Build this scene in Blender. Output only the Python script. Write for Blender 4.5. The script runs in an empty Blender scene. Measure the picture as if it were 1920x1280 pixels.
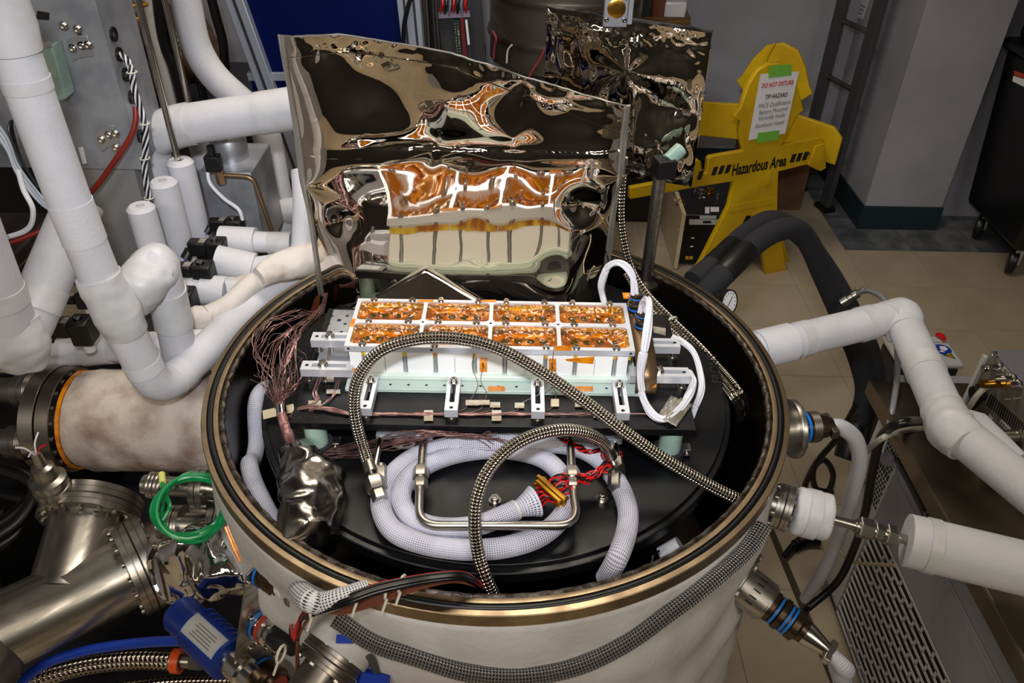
import bpy, math, random
from mathutils import Vector as V, Matrix, noise
PI = math.pi
random.seed(7)
C = bpy.context.scene.collection
S = bpy.context.scene

# ------------------------------------------------------------------ camera, world, lamps, exposure
F, TH, PH = 1500.0, math.radians(36.6), 0.018
CAM = V((0.0238, -1.0629, 1.80))
fw = V((0, math.cos(TH), -math.sin(TH)))
_r = V((1, 0, 0)); _u = _r.cross(fw)
rt = _r*math.cos(PH) + _u*math.sin(PH); up = -_r*math.sin(PH) + _u*math.cos(PH)
cd = bpy.data.cameras.new('camera'); cam = bpy.data.objects.new('camera', cd); C.objects.link(cam)
cd.sensor_width = 36; cd.lens = F/1920*36; cd.clip_start = .02
m = Matrix((rt, up, -fw)).transposed().to_4x4(); m.translation = CAM
cam.matrix_world = m; S.camera = cam
S.view_settings.view_transform = 'Standard'; S.view_settings.look = 'None'
S.view_settings.gamma = 1; S.view_settings.use_curve_mapping = False
S.view_settings.exposure = -0.12
w = bpy.data.worlds.new('world'); S.world = w; w.use_nodes = True
w.node_tree.nodes['Background'].inputs[0].default_value = (1, .9, .75, 1)
w.node_tree.nodes['Background'].inputs[1].default_value = 0.03
def lamp(name, kind, loc, target, energy, col, **k):
    d = bpy.data.lights.new(name, kind); d.energy = energy; d.color = col
    for a, v in k.items(): setattr(d, a, v)
    o = bpy.data.objects.new(name, d); C.objects.link(o); o.location = loc
    o.rotation_euler = (V(target)-V(loc)).to_track_quat('-Z', 'Y').to_euler(); return o
# the photographer's flash, above the lens
lamp('flash', 'SPOT', CAM + V((-.06, .02, .20)), (-.05, .50, 1.15), 78, (.92, .955, 1.0), spot_size=math.radians(76), spot_blend=.9, shadow_soft_size=.036)
# unseen warm ceiling fill, placed to brighten the mirrored floor and the battery's back
for x, y, e in ((-1.2, -2.4, 40), (1.3, -2.4, 40), (-.1, .80, 34)):
    lamp('ceiling_fill', 'AREA', (x, y, 2.92), (x, y, 0), e, (1, .90, .75), shape='RECTANGLE', size=1.2, size_y=.6)

# ------------------------------------------------------------------ pixel rays of the photograph -> points of the room
def ray(x, y): return rt*(x-960) + up*(640-y) + fw*F
def atz(x, y, z): d = ray(x, y); return CAM + d*((z-CAM.z)/d.z)
def aty(x, y, Y): d = ray(x, y); return CAM + d*((Y-CAM.y)/d.y)
def atx(x, y, X): d = ray(x, y); return CAM + d*((X-CAM.x)/d.x)
def dep(p): return (V(p)-CAM).dot(fw)
def pxr(p, px): return px*dep(p)/F          # world length of px pixels at p
def hz(pts): return [atz(*p) for p in pts]
def hy(pts): return [aty(*p) for p in pts]

# ------------------------------------------------------------------ mesh building
def basis(ax):
    ax = V(ax).normalized(); a = V((0, 0, 1)) if abs(ax.z) < .9 else V((1, 0, 0))
    x = a.cross(ax).normalized(); return x, ax.cross(x).normalized(), ax
def spl(pts, per=8, closed=False):
    pts = [V(p) for p in pts]; n = len(pts); out = []
    for i in range(n if closed else n-1):
        if closed: p0, p1, p2, p3 = pts[i-1], pts[i], pts[(i+1) % n], pts[(i+2) % n]
        else: p0, p1, p2, p3 = pts[max(i-1, 0)], pts[i], pts[i+1], pts[min(i+2, n-1)]
        for k in range(per):
            t = k/per
            out.append(.5*((2*p1)+(p2-p0)*t+(2*p0-5*p1+4*p2-p3)*t*t+(3*p1-p0-3*p2+p3)*t**3))
    if not closed: out.append(pts[-1])
    return out
def fillet(pts, r, n=6):
    pts = [V(p) for p in pts]; out = [pts[0]]
    for a, b, c in zip(pts, pts[1:], pts[2:]):
        u, v = (a-b), (c-b); l = min(r, u.length*.48, v.length*.48)
        p, q = b+u.normalized()*l, b+v.normalized()*l
        for k in range(n+1):
            t = k/n; out.append(p*(1-t)**2+b*2*t*(1-t)+q*t*t)
    return out+[pts[-1]]
class MB:
    def __init__(s): s.v = []; s.f = []; s.uv = []
    def add(s, vs, fs, uvs=None):
        k = len(s.v); s.v += [V(p) for p in vs]; s.f += [tuple(i+k for i in f) for f in fs]
        s.uv += uvs if uvs else [None]*len(fs); return s
    def hexa(s, p):   # 4 bottom ccw, 4 top
        return s.add(p, [(3, 2, 1, 0), (4, 5, 6, 7), (0, 1, 5, 4), (1, 2, 6, 5), (2, 3, 7, 6), (3, 0, 4, 7)])
    def box(s, a, b):
        x0, y0, z0 = a; x1, y1, z1 = b
        return s.hexa([(x0, y0, z0), (x1, y0, z0), (x1, y1, z0), (x0, y1, z0), (x0, y0, z1), (x1, y0, z1), (x1, y1, z1), (x0, y1, z1)])
    def obox(s, c, ex, ey, ez):   # centre and half-edge vectors
        c, ex, ey, ez = V(c), V(ex), V(ey), V(ez)
        return s.hexa([c-ex-ey-ez, c+ex-ey-ez, c+ex+ey-ez, c-ex+ey-ez, c-ex-ey+ez, c+ex-ey+ez, c+ex+ey+ez, c-ex+ey+ez])
    def prism(s, poly, off):
        n = len(poly); off = V(off); poly = [V(p) for p in poly]
        return s.add(poly+[p+off for p in poly], [tuple(range(n))[::-1], tuple(range(n, 2*n))] + [(i, (i+1) % n, n+(i+1) % n, n+i) for i in range(n)])
    def tube(s, pts, r, n=12, closed=False, caps=True, sq=1.0):
        pts = [V(p) for p in pts]; m_ = len(pts)
        rr = list(r) if isinstance(r, (list, tuple)) else [r]*m_
        if len(rr) != m_:
            q = len(rr)-1; rr = [rr[min(int(i/(m_-1)*q), q-1)]*(1-(i/(m_-1)*q-min(int(i/(m_-1)*q), q-1))) + rr[min(int(i/(m_-1)*q), q-1)+1]*(i/(m_-1)*q-min(int(i/(m_-1)*q), q-1)) for i in range(m_)]
        T = []
        for i in range(m_):
            a = pts[i-1] if (i or closed) else pts[0]; b = pts[(i+1) % m_] if (i < m_-1 or closed) else pts[-1]
            t = b-a; T.append(t.normalized() if t.length > 1e-9 else (T[-1] if T else V((0, 0, 1))))
        x, y, _ = basis(T[0]); vs = []; L = 0; Ls = []
        for i in range(m_):
            t = T[i]; x = (x-t*x.dot(t)).normalized(); y = t.cross(x)
            if i: L += (pts[i]-pts[i-1]).length/(2*PI*max(rr[i], 1e-5))
            Ls.append(L)
            for k in range(n):
                a = 2*PI*k/n; vs.append(pts[i]+(x*math.cos(a)+y*math.sin(a)*sq)*rr[i])
        fs = []; uv = []
        for i in range(m_ if closed else m_-1):
            j = (i+1) % m_
            for k in range(n):
                l = (k+1) % n; fs.append((i*n+k, i*n+l, j*n+l, j*n+k))
                v0, v1 = Ls[i], Ls[j] if j else Ls[i]+(pts[0]-pts[-1]).length/(2*PI*rr[0])
                uv.append(((k/n, v0), ((k+1)/n, v0), ((k+1)/n, v1), (k/n, v1)))
        if caps and not closed:
            fs += [tuple(range(n))[::-1], tuple(range((m_-1)*n, m_*n))]; uv += [None, None]
        return s.add(vs, fs, uv)
    def lathe(s, prof, o=(0, 0, 0), ax=(0, 0, 1), n=32, closed=False):   # prof: (radius, height)
        x, y, z = basis(ax); o = V(o); vs = []; fs = []; m_ = len(prof); uv = []; L = [0]
        for a, b in zip(prof, prof[1:]): L.append(L[-1]+math.hypot(a[0]-b[0], a[1]-b[1]))
        for r_, h in prof:
            for k in range(n):
                a = 2*PI*k/n; vs.append(o+z*h+(x*math.cos(a)+y*math.sin(a))*max(r_, 1e-5))
        for i in range(m_ if closed else m_-1):
            j = (i+1) % m_
            for k in range(n):
                l = (k+1) % n; fs.append((i*n+k, i*n+l, j*n+l, j*n+k)); uv.append(((k/n, L[i]), ((k+1)/n, L[i]), ((k+1)/n, L[j]), (k/n, L[j])))
        return s.add(vs, fs, uv)
    def cyl(s, a, b, r, n=24, r2=None):
        a, b = V(a), V(b); h = (b-a).length; r2 = r if r2 is None else r2
        return s.lathe([(0, 0), (r, 0), (r2, h), (0, h)], a, b-a, n)
    def grid(s, fn, nu, nv):
        vs = [fn(i/nu, j/nv) for j in range(nv+1) for i in range(nu+1)]
        fs = [(j*(nu+1)+i, j*(nu+1)+i+1, (j+1)*(nu+1)+i+1, (j+1)*(nu+1)+i) for j in range(nv) for i in range(nu)]
        return s.add(vs, fs, [((i/nu, j/nv), ((i+1)/nu, j/nv), ((i+1)/nu, (j+1)/nv), (i/nu, (j+1)/nv)) for j in range(nv) for i in range(nu)])
    def mesh(s, name, mt, o=(0, 0, 0), smooth=40):
        me = bpy.data.meshes.new(name); o = V(o)
        me.from_pydata([p-o for p in s.v], [], s.f)
        if any(s.uv):
            ul = me.uv_layers.new(name='UVMap'); d = []
            for f, u in zip(s.f, s.uv):
                for k in range(len(f)): d += (u[k] if u else (0, 0))
            ul.data.foreach_set('uv', d)
        me.materials.append(mt); me.update()
        if smooth:
            me.shade_smooth(); me.set_sharp_from_angle(angle=math.radians(smooth))
        return me
ORG = {}
def thing(name, label, cat, loc, group=None, kind=None):
    o = bpy.data.objects.new(name, None); C.objects.link(o); o.empty_display_size = .05; o.location = loc; ORG[o.name] = V(loc)
    o['label'] = label; o['category'] = cat
    if group: o['group'] = group
    if kind: o['kind'] = kind
    return o
def solid(o, t, off=0.):
    md = o.modifiers.new('solid', 'SOLIDIFY'); md.thickness = t; md.offset = off; return o
def bev(o, w_, n=2):
    md = o.modifiers.new('bevel', 'BEVEL'); md.width = w_; md.segments = n; md.limit_method = 'ANGLE'; md.angle_limit = math.radians(35); return o
def part(name, mb, mt, parent, label=None, b=0, smooth=40, kind=None):
    g = ORG[parent.name]; me = mb.mesh(name, mt, g, smooth); o = bpy.data.objects.new(name, me); C.objects.link(o)
    o.parent = parent; ORG[o.name] = g
    if parent.type == 'MESH': o.matrix_parent_inverse = Matrix.Identity(4)
    if label: o['label'] = label
    if kind: o['kind'] = kind
    if b: bev(o, b)
    return o
def solo(name, mb, mt, label=None, cat=None, group=None, b=0, smooth=40, kind=None):
    xs = [p for p in mb.v]; lo = V([min(p[i] for p in xs) for i in range(3)]); hi = V([max(p[i] for p in xs) for i in range(3)])
    g = V(((lo.x+hi.x)/2, (lo.y+hi.y)/2, lo.z)); me = mb.mesh(name, mt, g, smooth); o = bpy.data.objects.new(name, me); C.objects.link(o)
    o.location = g; ORG[o.name] = g
    if label: o['label'] = label
    if cat: o['category'] = cat
    if group: o['group'] = group
    if kind: o['kind'] = kind
    if b: bev(o, b)
    return o
def inst(name, me, parent, pos, ax=(0, 0, 1), sc=1.0, spin=0.):
    o = bpy.data.objects.new(name, me); C.objects.link(o); o.parent = parent; g = ORG[parent.name]
    x, y, z = basis(ax); M_ = Matrix((x, y, z)).transposed().to_4x4() @ Matrix.Rotation(spin, 4, 'Z') @ Matrix.Scale(sc, 4); M_.translation = V(pos)-g
    o.matrix_local = M_; ORG[o.name] = g; return o
def text_mb(s, size, o, ex, ey, t=.0006, bold=0.):
    """flat lettering: centre o, right ex, up ey"""
    cu = bpy.data.curves.new('t', 'FONT'); cu.body = s; cu.size = size; cu.align_x = 'CENTER'; cu.align_y = 'CENTER'; cu.extrude = t; cu.offset = bold; cu.resolution_u = 3
    ob = bpy.data.objects.new('t', cu); C.objects.link(ob); dg = bpy.context.evaluated_depsgraph_get(); me = bpy.data.meshes.new_from_object(ob.evaluated_get(dg))
    mb = MB(); o, ex, ey = V(o), V(ex).normalized(), V(ey).normalized(); ez = ex.cross(ey)
    mb.add([o+ex*p.co.x+ey*p.co.y+ez*p.co.z for p in me.vertices], [tuple(f.vertices) for f in me.polygons])
    bpy.data.objects.remove(ob); bpy.data.curves.remove(cu); bpy.data.meshes.remove(me); return mb

# ------------------------------------------------------------------ materials
MT = {}
def _lin(c): return tuple(((x/12.92) if x <= .04045 else ((x+.055)/1.055)**2.4) for x in c)
def mat(name, col, rough=.5, metal=0., col2=None, vs=8., vc=(.4, .6), bump=0., bs=60., st=(1, 1, 1), coat=0., rough2=None, spec=.5, uvpat=None):
    """col, col2 are sRGB 0-1; noise mixes them; bump is fine relief"""
    if name in MT: return MT[name]
    M_ = bpy.data.materials.new(name); M_.use_nodes = True; t = M_.node_tree; b = t.nodes['Principled BSDF']; N = t.nodes.new; L = t.links.new
    b.inputs['Base Color'].default_value = (*_lin(col), 1); b.inputs['Roughness'].default_value = rough; b.inputs['Metallic'].default_value = metal
    b.inputs['Coat Weight'].default_value = coat; b.inputs['Coat Roughness'].default_value = .05; b.inputs['Specular IOR Level'].default_value = spec
    tc = N('ShaderNodeTexCoord'); mp = N('ShaderNodeMapping'); mp.inputs['Scale'].default_value = st; L(tc.outputs['Object'], mp.inputs[0])
    if uvpat:
        n_, dark, thr, amt = uvpat; sx = N('ShaderNodeSeparateXYZ'); L(tc.outputs['UV'], sx.inputs[0])
        def mth(op, a, b_=None):
            q = N('ShaderNodeMath'); q.operation = op
            for i, z in enumerate((a, b_)):
                if z is None: continue
                if isinstance(z, (int, float)): q.inputs[i].default_value = z
                else: L(z, q.inputs[i])
            return q.outputs[0]
        A = mth('MULTIPLY', sx.outputs[0], 2*PI*n_); B = mth('MULTIPLY', sx.outputs[1], 2*PI*n_)
        h = mth('MULTIPLY', mth('SINE', mth('ADD', A, B)), mth('SINE', mth('SUBTRACT', A, B)))
        mr = N('ShaderNodeMapRange'); mr.inputs[1].default_value = thr[0]; mr.inputs[2].default_value = thr[1]; L(h, mr.inputs[0])
        fac = mr.outputs[0]
        if amt:
            nz = N('ShaderNodeTexNoise'); nz.inputs['Scale'].default_value = amt; L(tc.outputs['Object'], nz.inputs[0])
            r2 = N('ShaderNodeMapRange'); r2.inputs[1].default_value = .4; r2.inputs[2].default_value = .62; L(nz.outputs[0], r2.inputs[0]); fac = mth('MULTIPLY', fac, r2.outputs[0])
        mx = N('ShaderNodeMix'); mx.data_type = 'RGBA'; L(fac, mx.inputs[0]); mx.inputs[6].default_value = (*_lin(col), 1); mx.inputs[7].default_value = (*_lin(dark), 1); L(mx.outputs[2], b.inputs['Base Color'])
        bp = N('ShaderNodeBump'); bp.inputs['Strength'].default_value = bump; bp.inputs['Distance'].default_value = .0015; bp.invert = True; L(h, bp.inputs['Height']); L(bp.outputs[0], b.inputs['Normal'])
    else:
        if col2:
            nz = N('ShaderNodeTexNoise'); nz.inputs['Scale'].default_value = vs; nz.inputs['Detail'].default_value = 5; L(mp.outputs[0], nz.inputs[0])
            mr = N('ShaderNodeMapRange'); mr.inputs[1].default_value = vc[0]; mr.inputs[2].default_value = vc[1]; L(nz.outputs[0], mr.inputs[0])
            mx = N('ShaderNodeMix'); mx.data_type = 'RGBA'; L(mr.outputs[0], mx.inputs[0]); mx.inputs[6].default_value = (*_lin(col), 1); mx.inputs[7].default_value = (*_lin(col2), 1); L(mx.outputs[2], b.inputs['Base Color'])
            if rough2 is not None:
                m2 = N('ShaderNodeMapRange'); m2.inputs[3].default_value = rough; m2.inputs[4].default_value = rough2; L(mr.outputs[0], m2.inputs[0]); L(m2.outputs[0], b.inputs['Roughness'])
        if bump:
            nb = N('ShaderNodeTexNoise'); nb.inputs['Scale'].default_value = bs; nb.inputs['Detail'].default_value = 3; L(mp.outputs[0], nb.inputs[0])
            bp = N('ShaderNodeBump'); bp.inputs['Strength'].default_value = bump; bp.inputs['Distance'].default_value = .002; L(nb.outputs[0], bp.inputs['Height']); L(bp.outputs[0], b.inputs['Normal'])
    MT[name] = M_; return M_
foam = mat('white_foam', (.79, .79, .82), .75, col2=(.75, .75, .775), vs=9, bump=.25, bs=160)
foamw = mat('white_foam_plain', (.80, .80, .825), .65, bump=.3, bs=220)
wrap = mat('white_tape_wrap', (.80, .80, .82), .45, col2=(.74, .74, .745), vs=14, bump=.35, bs=35)
dirty = mat('stained_wrap', (.82, .795, .77), .7, col2=(.66, .58, .51), vs=14, vc=(.52, .76), bump=.3, bs=60)
fibre = mat('stained_fibre_blanket', (.76, .71, .67), .95, col2=(.46, .34, .28), vs=13, vc=(.44, .74), bump=.6, bs=120)
blanket = mat('white_felt_blanket', (.80, .79, .79), .95, col2=(.72, .70, .68), vs=6, bump=.5, bs=90)
steel = mat('brushed_steel', (.72, .70, .67), .28, 1., col2=(.60, .58, .55), vs=14, st=(1, 1, 6), bump=.04, bs=90, rough2=.38)
steeld = mat('dull_steel', (.56, .53, .50), .36, 1., col2=(.46, .43, .40), vs=10, rough2=.45)
chrome = mat('bright_steel', (.80, .78, .75), .18, 1.)
flng = mat('tarnished_flange_steel', (.66, .58, .47), .36, 1., col2=(.54, .47, .38), vs=20, rough2=.42)
weld = mat('weld_bead', (.42, .39, .36), .42, .9, col2=(.24, .20, .17), vs=60, bump=.5, bs=200)
vess = mat('dark_vessel_steel', (.20, .18, .17), .30, .9, col2=(.13, .11, .10), vs=5, rough2=.42)
alu = mat('aluminium', (.80, .81, .83), .36, .85, col2=(.72, .73, .76), vs=22, st=(1, 1, .2))
alub = mat('aluminium_plate', (.66, .67, .70), .42, .5, col2=(.54, .55, .58), vs=12, rough2=.5)
alum = mat('machined_aluminium', (.86, .87, .90), .40, .55)
anod = mat('black_anodised', (.050, .054, .068), .30, .0, col2=(.034, .036, .044), vs=9, rough2=.44, spec=.35)
blk = mat('black_plastic', (.045, .045, .05), .45)
rub = mat('black_rubber', (.055, .058, .07), .38)
foamk = mat('black_foam', (.10, .10, .12), .9, bump=.3, bs=300)
dark = mat('dark_hole', (.02, .02, .022), .7)
g10 = mat('green_fibreglass', (.62, .72, .68), .35, col2=(.54, .65, .61), vs=30)
g10w = mat('pale_green_sheet', (.83, .88, .85), .35)
whp = mat('white_panel', (.95, .95, .95), .5)
bronze = mat('bronze_coating', (.60, .49, .37), .34, .8)
brass = mat('gold_plate', (.86, .66, .28), .25, 1., col2=(.72, .50, .18), vs=30)
gold = mat('gold_connector', (.78, .58, .22), .28, 1.)
orange = mat('orange_tape', (.93, .58, .05), .25, .1, col2=(.80, .44, .03), vs=60, coat=.6)
braid = mat('steel_braid', (.80, .76, .70), .25, 1., uvpat=(6, (.16, .13, .10), (-.1, -.7), 0), bump=1.)
braids = mat('small_steel_braid', (.80, .76, .70), .25, 1., uvpat=(3, (.16, .13, .10), (-.1, -.7), 0), bump=1.)
braidd = mat('fine_steel_braid', (.60, .58, .55), .35, 1., uvpat=(2, (.16, .14, .12), (-.1, -.7), 0), bump=.8)
strapm = mat('tinned_strap', (.66, .66, .66), .4, 1., uvpat=(9, (.14, .14, .14), (-.05, -.7), 0), bump=.9)
sleeve = mat('white_mesh_sleeve', (.80, .80, .86), .5, uvpat=(15, (.24, .16, .22), (.15, .75), 16.), bump=.5)
sleeve2 = mat('white_net_sleeve', (.85, .85, .86), .5, uvpat=(11, (.12, .11, .12), (.1, .6), 0), bump=.5)
mli = mat('silver_film', (.90, .86, .80), .025, 1., bump=.015, bs=14)
mlic = mat('crinkled_silver_film', (.84, .83, .82), .06, 1., bump=.25, bs=38)
mlie = mat('film_edge', (.80, .78, .75), .28, .9)
mlid = mat('worn_silver_film', (.74, .72, .69), .24, 1., col2=(.50, .48, .46), vs=18, bump=.4, bs=50)
wht = mat('white_cable', (.86, .86, .89), .4)
tie = mat('nylon_tie', (.85, .83, .76), .4)
wir = mat('enamelled_wire', (.46, .33, .32), .28, .6, col2=(.62, .48, .46), vs=40)
redw = mat('red_wire', (.80, .04, .07), .35)
darkred = mat('dark_red_cable', (.50, .12, .08), .4)
brnw = mat('brown_wire', (.42, .24, .17), .4)
blkw = mat('black_wire', (.04, .04, .05), .35)
green = mat('green_tube', (.0, .52, .28), .3)
blue = mat('blue_plastic', (.04, .17, .50), .4)
blue2 = mat('blue_hose', (.05, .22, .66), .4)
bluer = mat('blue_ring', (.10, .45, .80), .35)
bpan = mat('blue_panel', (.0, .05, .28), .5, spec=.12)
frm = mat('pale_aluminium_frame', (.66, .69, .76), .4, .4)
yel = mat('yellow_plastic', (.82, .67, .02), .42, col2=(.74, .59, .02), vs=6)
paper = mat('paper', (.88, .88, .90), .8)
ink = mat('black_ink', (.03, .03, .03), .7)
inkg = mat('grey_ink', (.36, .36, .38), .7)
inkr = mat('red_ink', (.78, .08, .12), .7)
grntape = mat('green_tape', (.45, .72, .25), .6)
card = mat('cardboard', (.42, .28, .19), .9, col2=(.36, .24, .17), vs=10)
walm = mat('wall_paint', (.62, .62, .66), .85, col2=(.58, .58, .61), vs=3)
wald = mat('charcoal_wall', (.13, .125, .125), .85)
teal = mat('teal_baseboard', (.10, .17, .20), .5)
floorm = mat('vinyl_tile', (.70, .645, .56), .40, col2=(.64, .585, .50), vs=5, vc=(.3, .7), bump=.03, bs=20)
floorg = mat('grey_vinyl_tile', (.44, .45, .47), .42, col2=(.32, .33, .35), vs=9)
darkm = mat('dark_painted_steel', (.17, .17, .19), .5)
grey = mat('grey_cabinet_paint', (.56, .56, .60), .5, col2=(.53, .53, .56), vs=4)
greyl = mat('light_grey_paint', (.72, .72, .72), .5)
counter = mat('worn_steel_counter', (.40, .36, .31), .42, .8, col2=(.34, .30, .26), vs=7)
clear = mat('clear_plastic', (.80, .80, .82), .15)
bagm = mat('brown_plastic_bag', (.40, .31, .20), .25, col2=(.27, .20, .12), vs=9, bump=.5, bs=20)
tapem = mat('foil_tape', (.74, .72, .68), .4, .6, col2=(.62, .58, .50), vs=40)
maskt = mat('beige_tape', (.80, .74, .62), .6)
# clear plastics let light through; kapton film filters it amber
def clear_mat(name, col, fac, rough=.05):
    M_ = bpy.data.materials.new(name); M_.use_nodes = True; t = M_.node_tree; N = t.nodes.new; L = t.links.new; out = t.nodes['Material Output']; t.nodes.remove(t.nodes['Principled BSDF'])
    tr = N('ShaderNodeBsdfTransparent'); tr.inputs[0].default_value = (*_lin(col), 1); gl = N('ShaderNodeBsdfGlossy'); gl.inputs['Roughness'].default_value = rough
    df = N('ShaderNodeBsdfDiffuse'); df.inputs[0].default_value = (*_lin(col), 1); m1 = N('ShaderNodeMixShader'); m1.inputs[0].default_value = fac; L(tr.outputs[0], m1.inputs[1]); L(df.outputs[0], m1.inputs[2])
    fr = N('ShaderNodeFresnel'); fr.inputs[0].default_value = 1.6; m2 = N('ShaderNodeMixShader'); L(fr.outputs[0], m2.inputs[0]); L(m1.outputs[0], m2.inputs[1]); L(gl.outputs[0], m2.inputs[2]); L(m2.outputs[0], out.inputs[0]); MT[name] = M_; return M_
kap = clear_mat('amber_film', (1., .81, .30), .04, .03)
plas = clear_mat('clear_bag_film', (.88, .88, .90), .25, .1)
tubec = clear_mat('clear_tube', (.80, .82, .84), .35, .1)
# ------------------------------------------------------------------ shared fasteners (mesh data shared between copies)
def screw_me(name, mt, r=1.0):
    m_ = MB().lathe([(0, .35), (.45, .35), (.5, 1.0), (.92, 1.0), (1, .92), (1, 0), (1.45, 0), (1.45, -.12), (0, -.12)], n=12); return m_.mesh(name, mt)
SCREW = screw_me('cap_screw', chrome); SCREWD = screw_me('dull_cap_screw', steel)
HEXB = MB().lathe([(0, .7), (.8, .7), (.95, .55), (.95, 0), (0, 0)], n=6).mesh('hex_bolt', steel, smooth=20)
HOLE = MB().lathe([(0, .0004), (1, .0004), (1, 0), (0, 0)], n=12).mesh('tapped_hole', dark)
def bolts(n, me, parent, c, ax, rad, sc, name='bolt', ph=0.):
    x, y, z = basis(ax)
    for k in range(n):
        a = 2*PI*(k+ph)/n; inst(name, me, parent, V(c)+(x*math.cos(a)+y*math.sin(a))*rad, ax, sc)
# ================================================================== THE ROOM
def struct(name, mb, mt, b=0): return solo(name, mb, mt, kind='structure', b=b)
flo = struct('floor', MB().box((-2.6, -3.2, -.06), (3.2, 3.0, -.005)), floorm)
def proj(p):
    d = V(p)-CAM; z = d.dot(fw); return 960+F*d.dot(rt)/z, 640-F*d.dot(up)/z
tm = {}
for nm, mt_ in (('floor_tile', floorm), ('grey_floor_tile', floorg)):
    tm[nm] = MB().box((-.1518, -.1518, -.005), (.1518, .1518, 0)).mesh(nm, mt_)
nt = 0
for i in range(-14, 6):
    for j in range(-16, 3):
        x, y = 1.52+.305*(i+.5), 2.10+.305*(j+.5); px, py = proj((x, y, 0))
        gr = i >= 0 and j >= 0
        hid = math.hypot(x, y+.1) < .42 or (x > 1.05 and y < .1 and x < 2.2) or px < 250 and py < 600
        if -140 < px < 2080 and -40 < py < 1420 and not hid and nt < 296:
            nt += 1; inst('grey_floor_tile' if gr else 'floor_tile', tm['grey_floor_tile' if gr else 'floor_tile'], flo, (x, y, 0))
struct('ceiling', MB().box((-2.6, -3.2, 2.95), (3.2, 3.0, 3.0)), walm)
struct('wall_back', MB().box((-2.6, 2.95, 0), (3.2, 3.05, 3)), walm)
struct('wall_left', MB().box((-2.7, -3.2, 0), (-2.6, 3.0, 3)), walm)
struct('wall_right', MB().box((3.2, -3.2, 0), (3.3, 3.0, 3)), walm)
struct('wall_front', MB().box((-2.7, -3.3, 0), (3.3, -3.2, 3)), wald)  # unseen end wall, coloured dark so the silver film mirrors black
struct('wall_column', MB().box((1.65, 2.31, 0), (2.01, 2.95, 2.95)), walm, b=.004)
struct('wall_recess', MB().box((2.01, 2.45, 0), (3.2, 2.95, 2.95)), walm)
struct('baseboard_back', MB().box((-2.6, 2.938, 0), (1.65, 2.95, .116)), teal)
struct('baseboard_column', MB().prism([(1.64, 2.95, 0), (1.64, 2.30, 0), (2.012, 2.30, 0), (2.012, 2.31, 0), (1.65, 2.31, 0), (1.65, 2.95, 0)], (0, 0, .116)), teal)

# ================================================================== THE VESSEL
Z0 = .95
def cylpt(x, y, R):
    d = ray(x, y); a = d.x**2+d.y**2; b = CAM.x*d.x+CAM.y*d.y; c = CAM.x**2+CAM.y**2-R*R
    t = (-b-math.sqrt(max(b*b-a*c, 0)))/a; return CAM+d*t
ves = thing('vacuum_vessel', 'large round open vacuum vessel wrapped in white felt in the centre of the room', 'vessel', (0, 0, 0))
part('flange', MB().lathe([(.4535, .938), (.4545, .9495), (.4555, .95), (.4618, .95), (.4622, .9435), (.4718, .9435), (.4722, .95), (.4793, .95), (.4805, .9488), (.4805, .929), (.4780, .928), (.470, .928), (.447, .928)], n=180), flng, ves)
part('sealing_ring', MB().lathe([(.467+.0048*math.cos(a*PI/6), .9462+.0048*math.sin(a*PI/6)) for a in range(12)], n=160, closed=True), rub, ves)
wb = MB(); wp = []
for k in range(480):
    a = 2*PI*k/480; r_ = .4498+.0007*math.sin(k*1.31)+.0006*noise.noise((k*.37, 0, 0)); wp.append((r_*math.cos(a), r_*math.sin(a), .9435+.0006*math.sin(k*1.31)))
part('weld_seam', wb.tube(wp, [.0048+.0007*abs(math.sin(k*.655)) for k in range(480)], 8, closed=True), weld, ves)
part('inner_wall', MB().lathe([(.4465, .945), (.4455, .93), (.4455, .50), (.44, .47), (.40, .455), (0, .45)], n=120), vess, ves)
def blk_fn(u, v):
    a = 2*PI*u; z = .927-.62*v
    r_ = .4735+.006*min(1, v*12)+.006*noise.noise((6*math.cos(a), 6*math.sin(a), z*9))*min(1, v*8)+.0022*noise.noise((14*math.cos(a), 14*math.sin(a), z*22))*min(1, v*8)
    r_ += .0045*math.sin(z*42+3*noise.noise((2*math.cos(a), 2*math.sin(a), 1)))*min(1, v*6)
    return V((r_*math.cos(a), r_*math.sin(a), z))
solid(part('felt_blanket', MB().grid(blk_fn, 220, 46), blanket, ves, 'white felt blanket', smooth=80), .004, -1)
part('bottom_shell', MB().lathe([(.455, .928), (.455, .46), (.42, .36), (.2, .31), (0, .30)], n=64), steeld, ves)
for a in (40, 130, 220, 318):
    x, y = .34*math.cos(math.radians(a)), .34*math.sin(math.radians(a))
    part('support_leg', MB().cyl((x, y, 0), (x, y, .40), .028, 16), darkm, ves)
for a in range(3): part('disc_post', MB().cyl((.30*math.cos(a*2.1+.5), .30*math.sin(a*2.1+.5), .45), (.30*math.cos(a*2.1+.5), .30*math.sin(a*2.1+.5), .90), .015, 16), steeld, ves)
# orange seal tape showing under the rim at left
# ground strap round the felt
sp = [cylpt(x, y, .492) for x, y in ((628, 1158), (700, 1205), (780, 1232), (880, 1262), (980, 1268), (1080, 1250), (1170, 1208), (1250, 1152), (1330, 1092), (1400, 1030), (1432, 985))]
solo('ground_strap', MB().tube(spl(sp, 10), .0125, 14, sq=.55), strapm, 'tinned braided ground strap running round the white felt of the vessel', 'strap')

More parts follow.
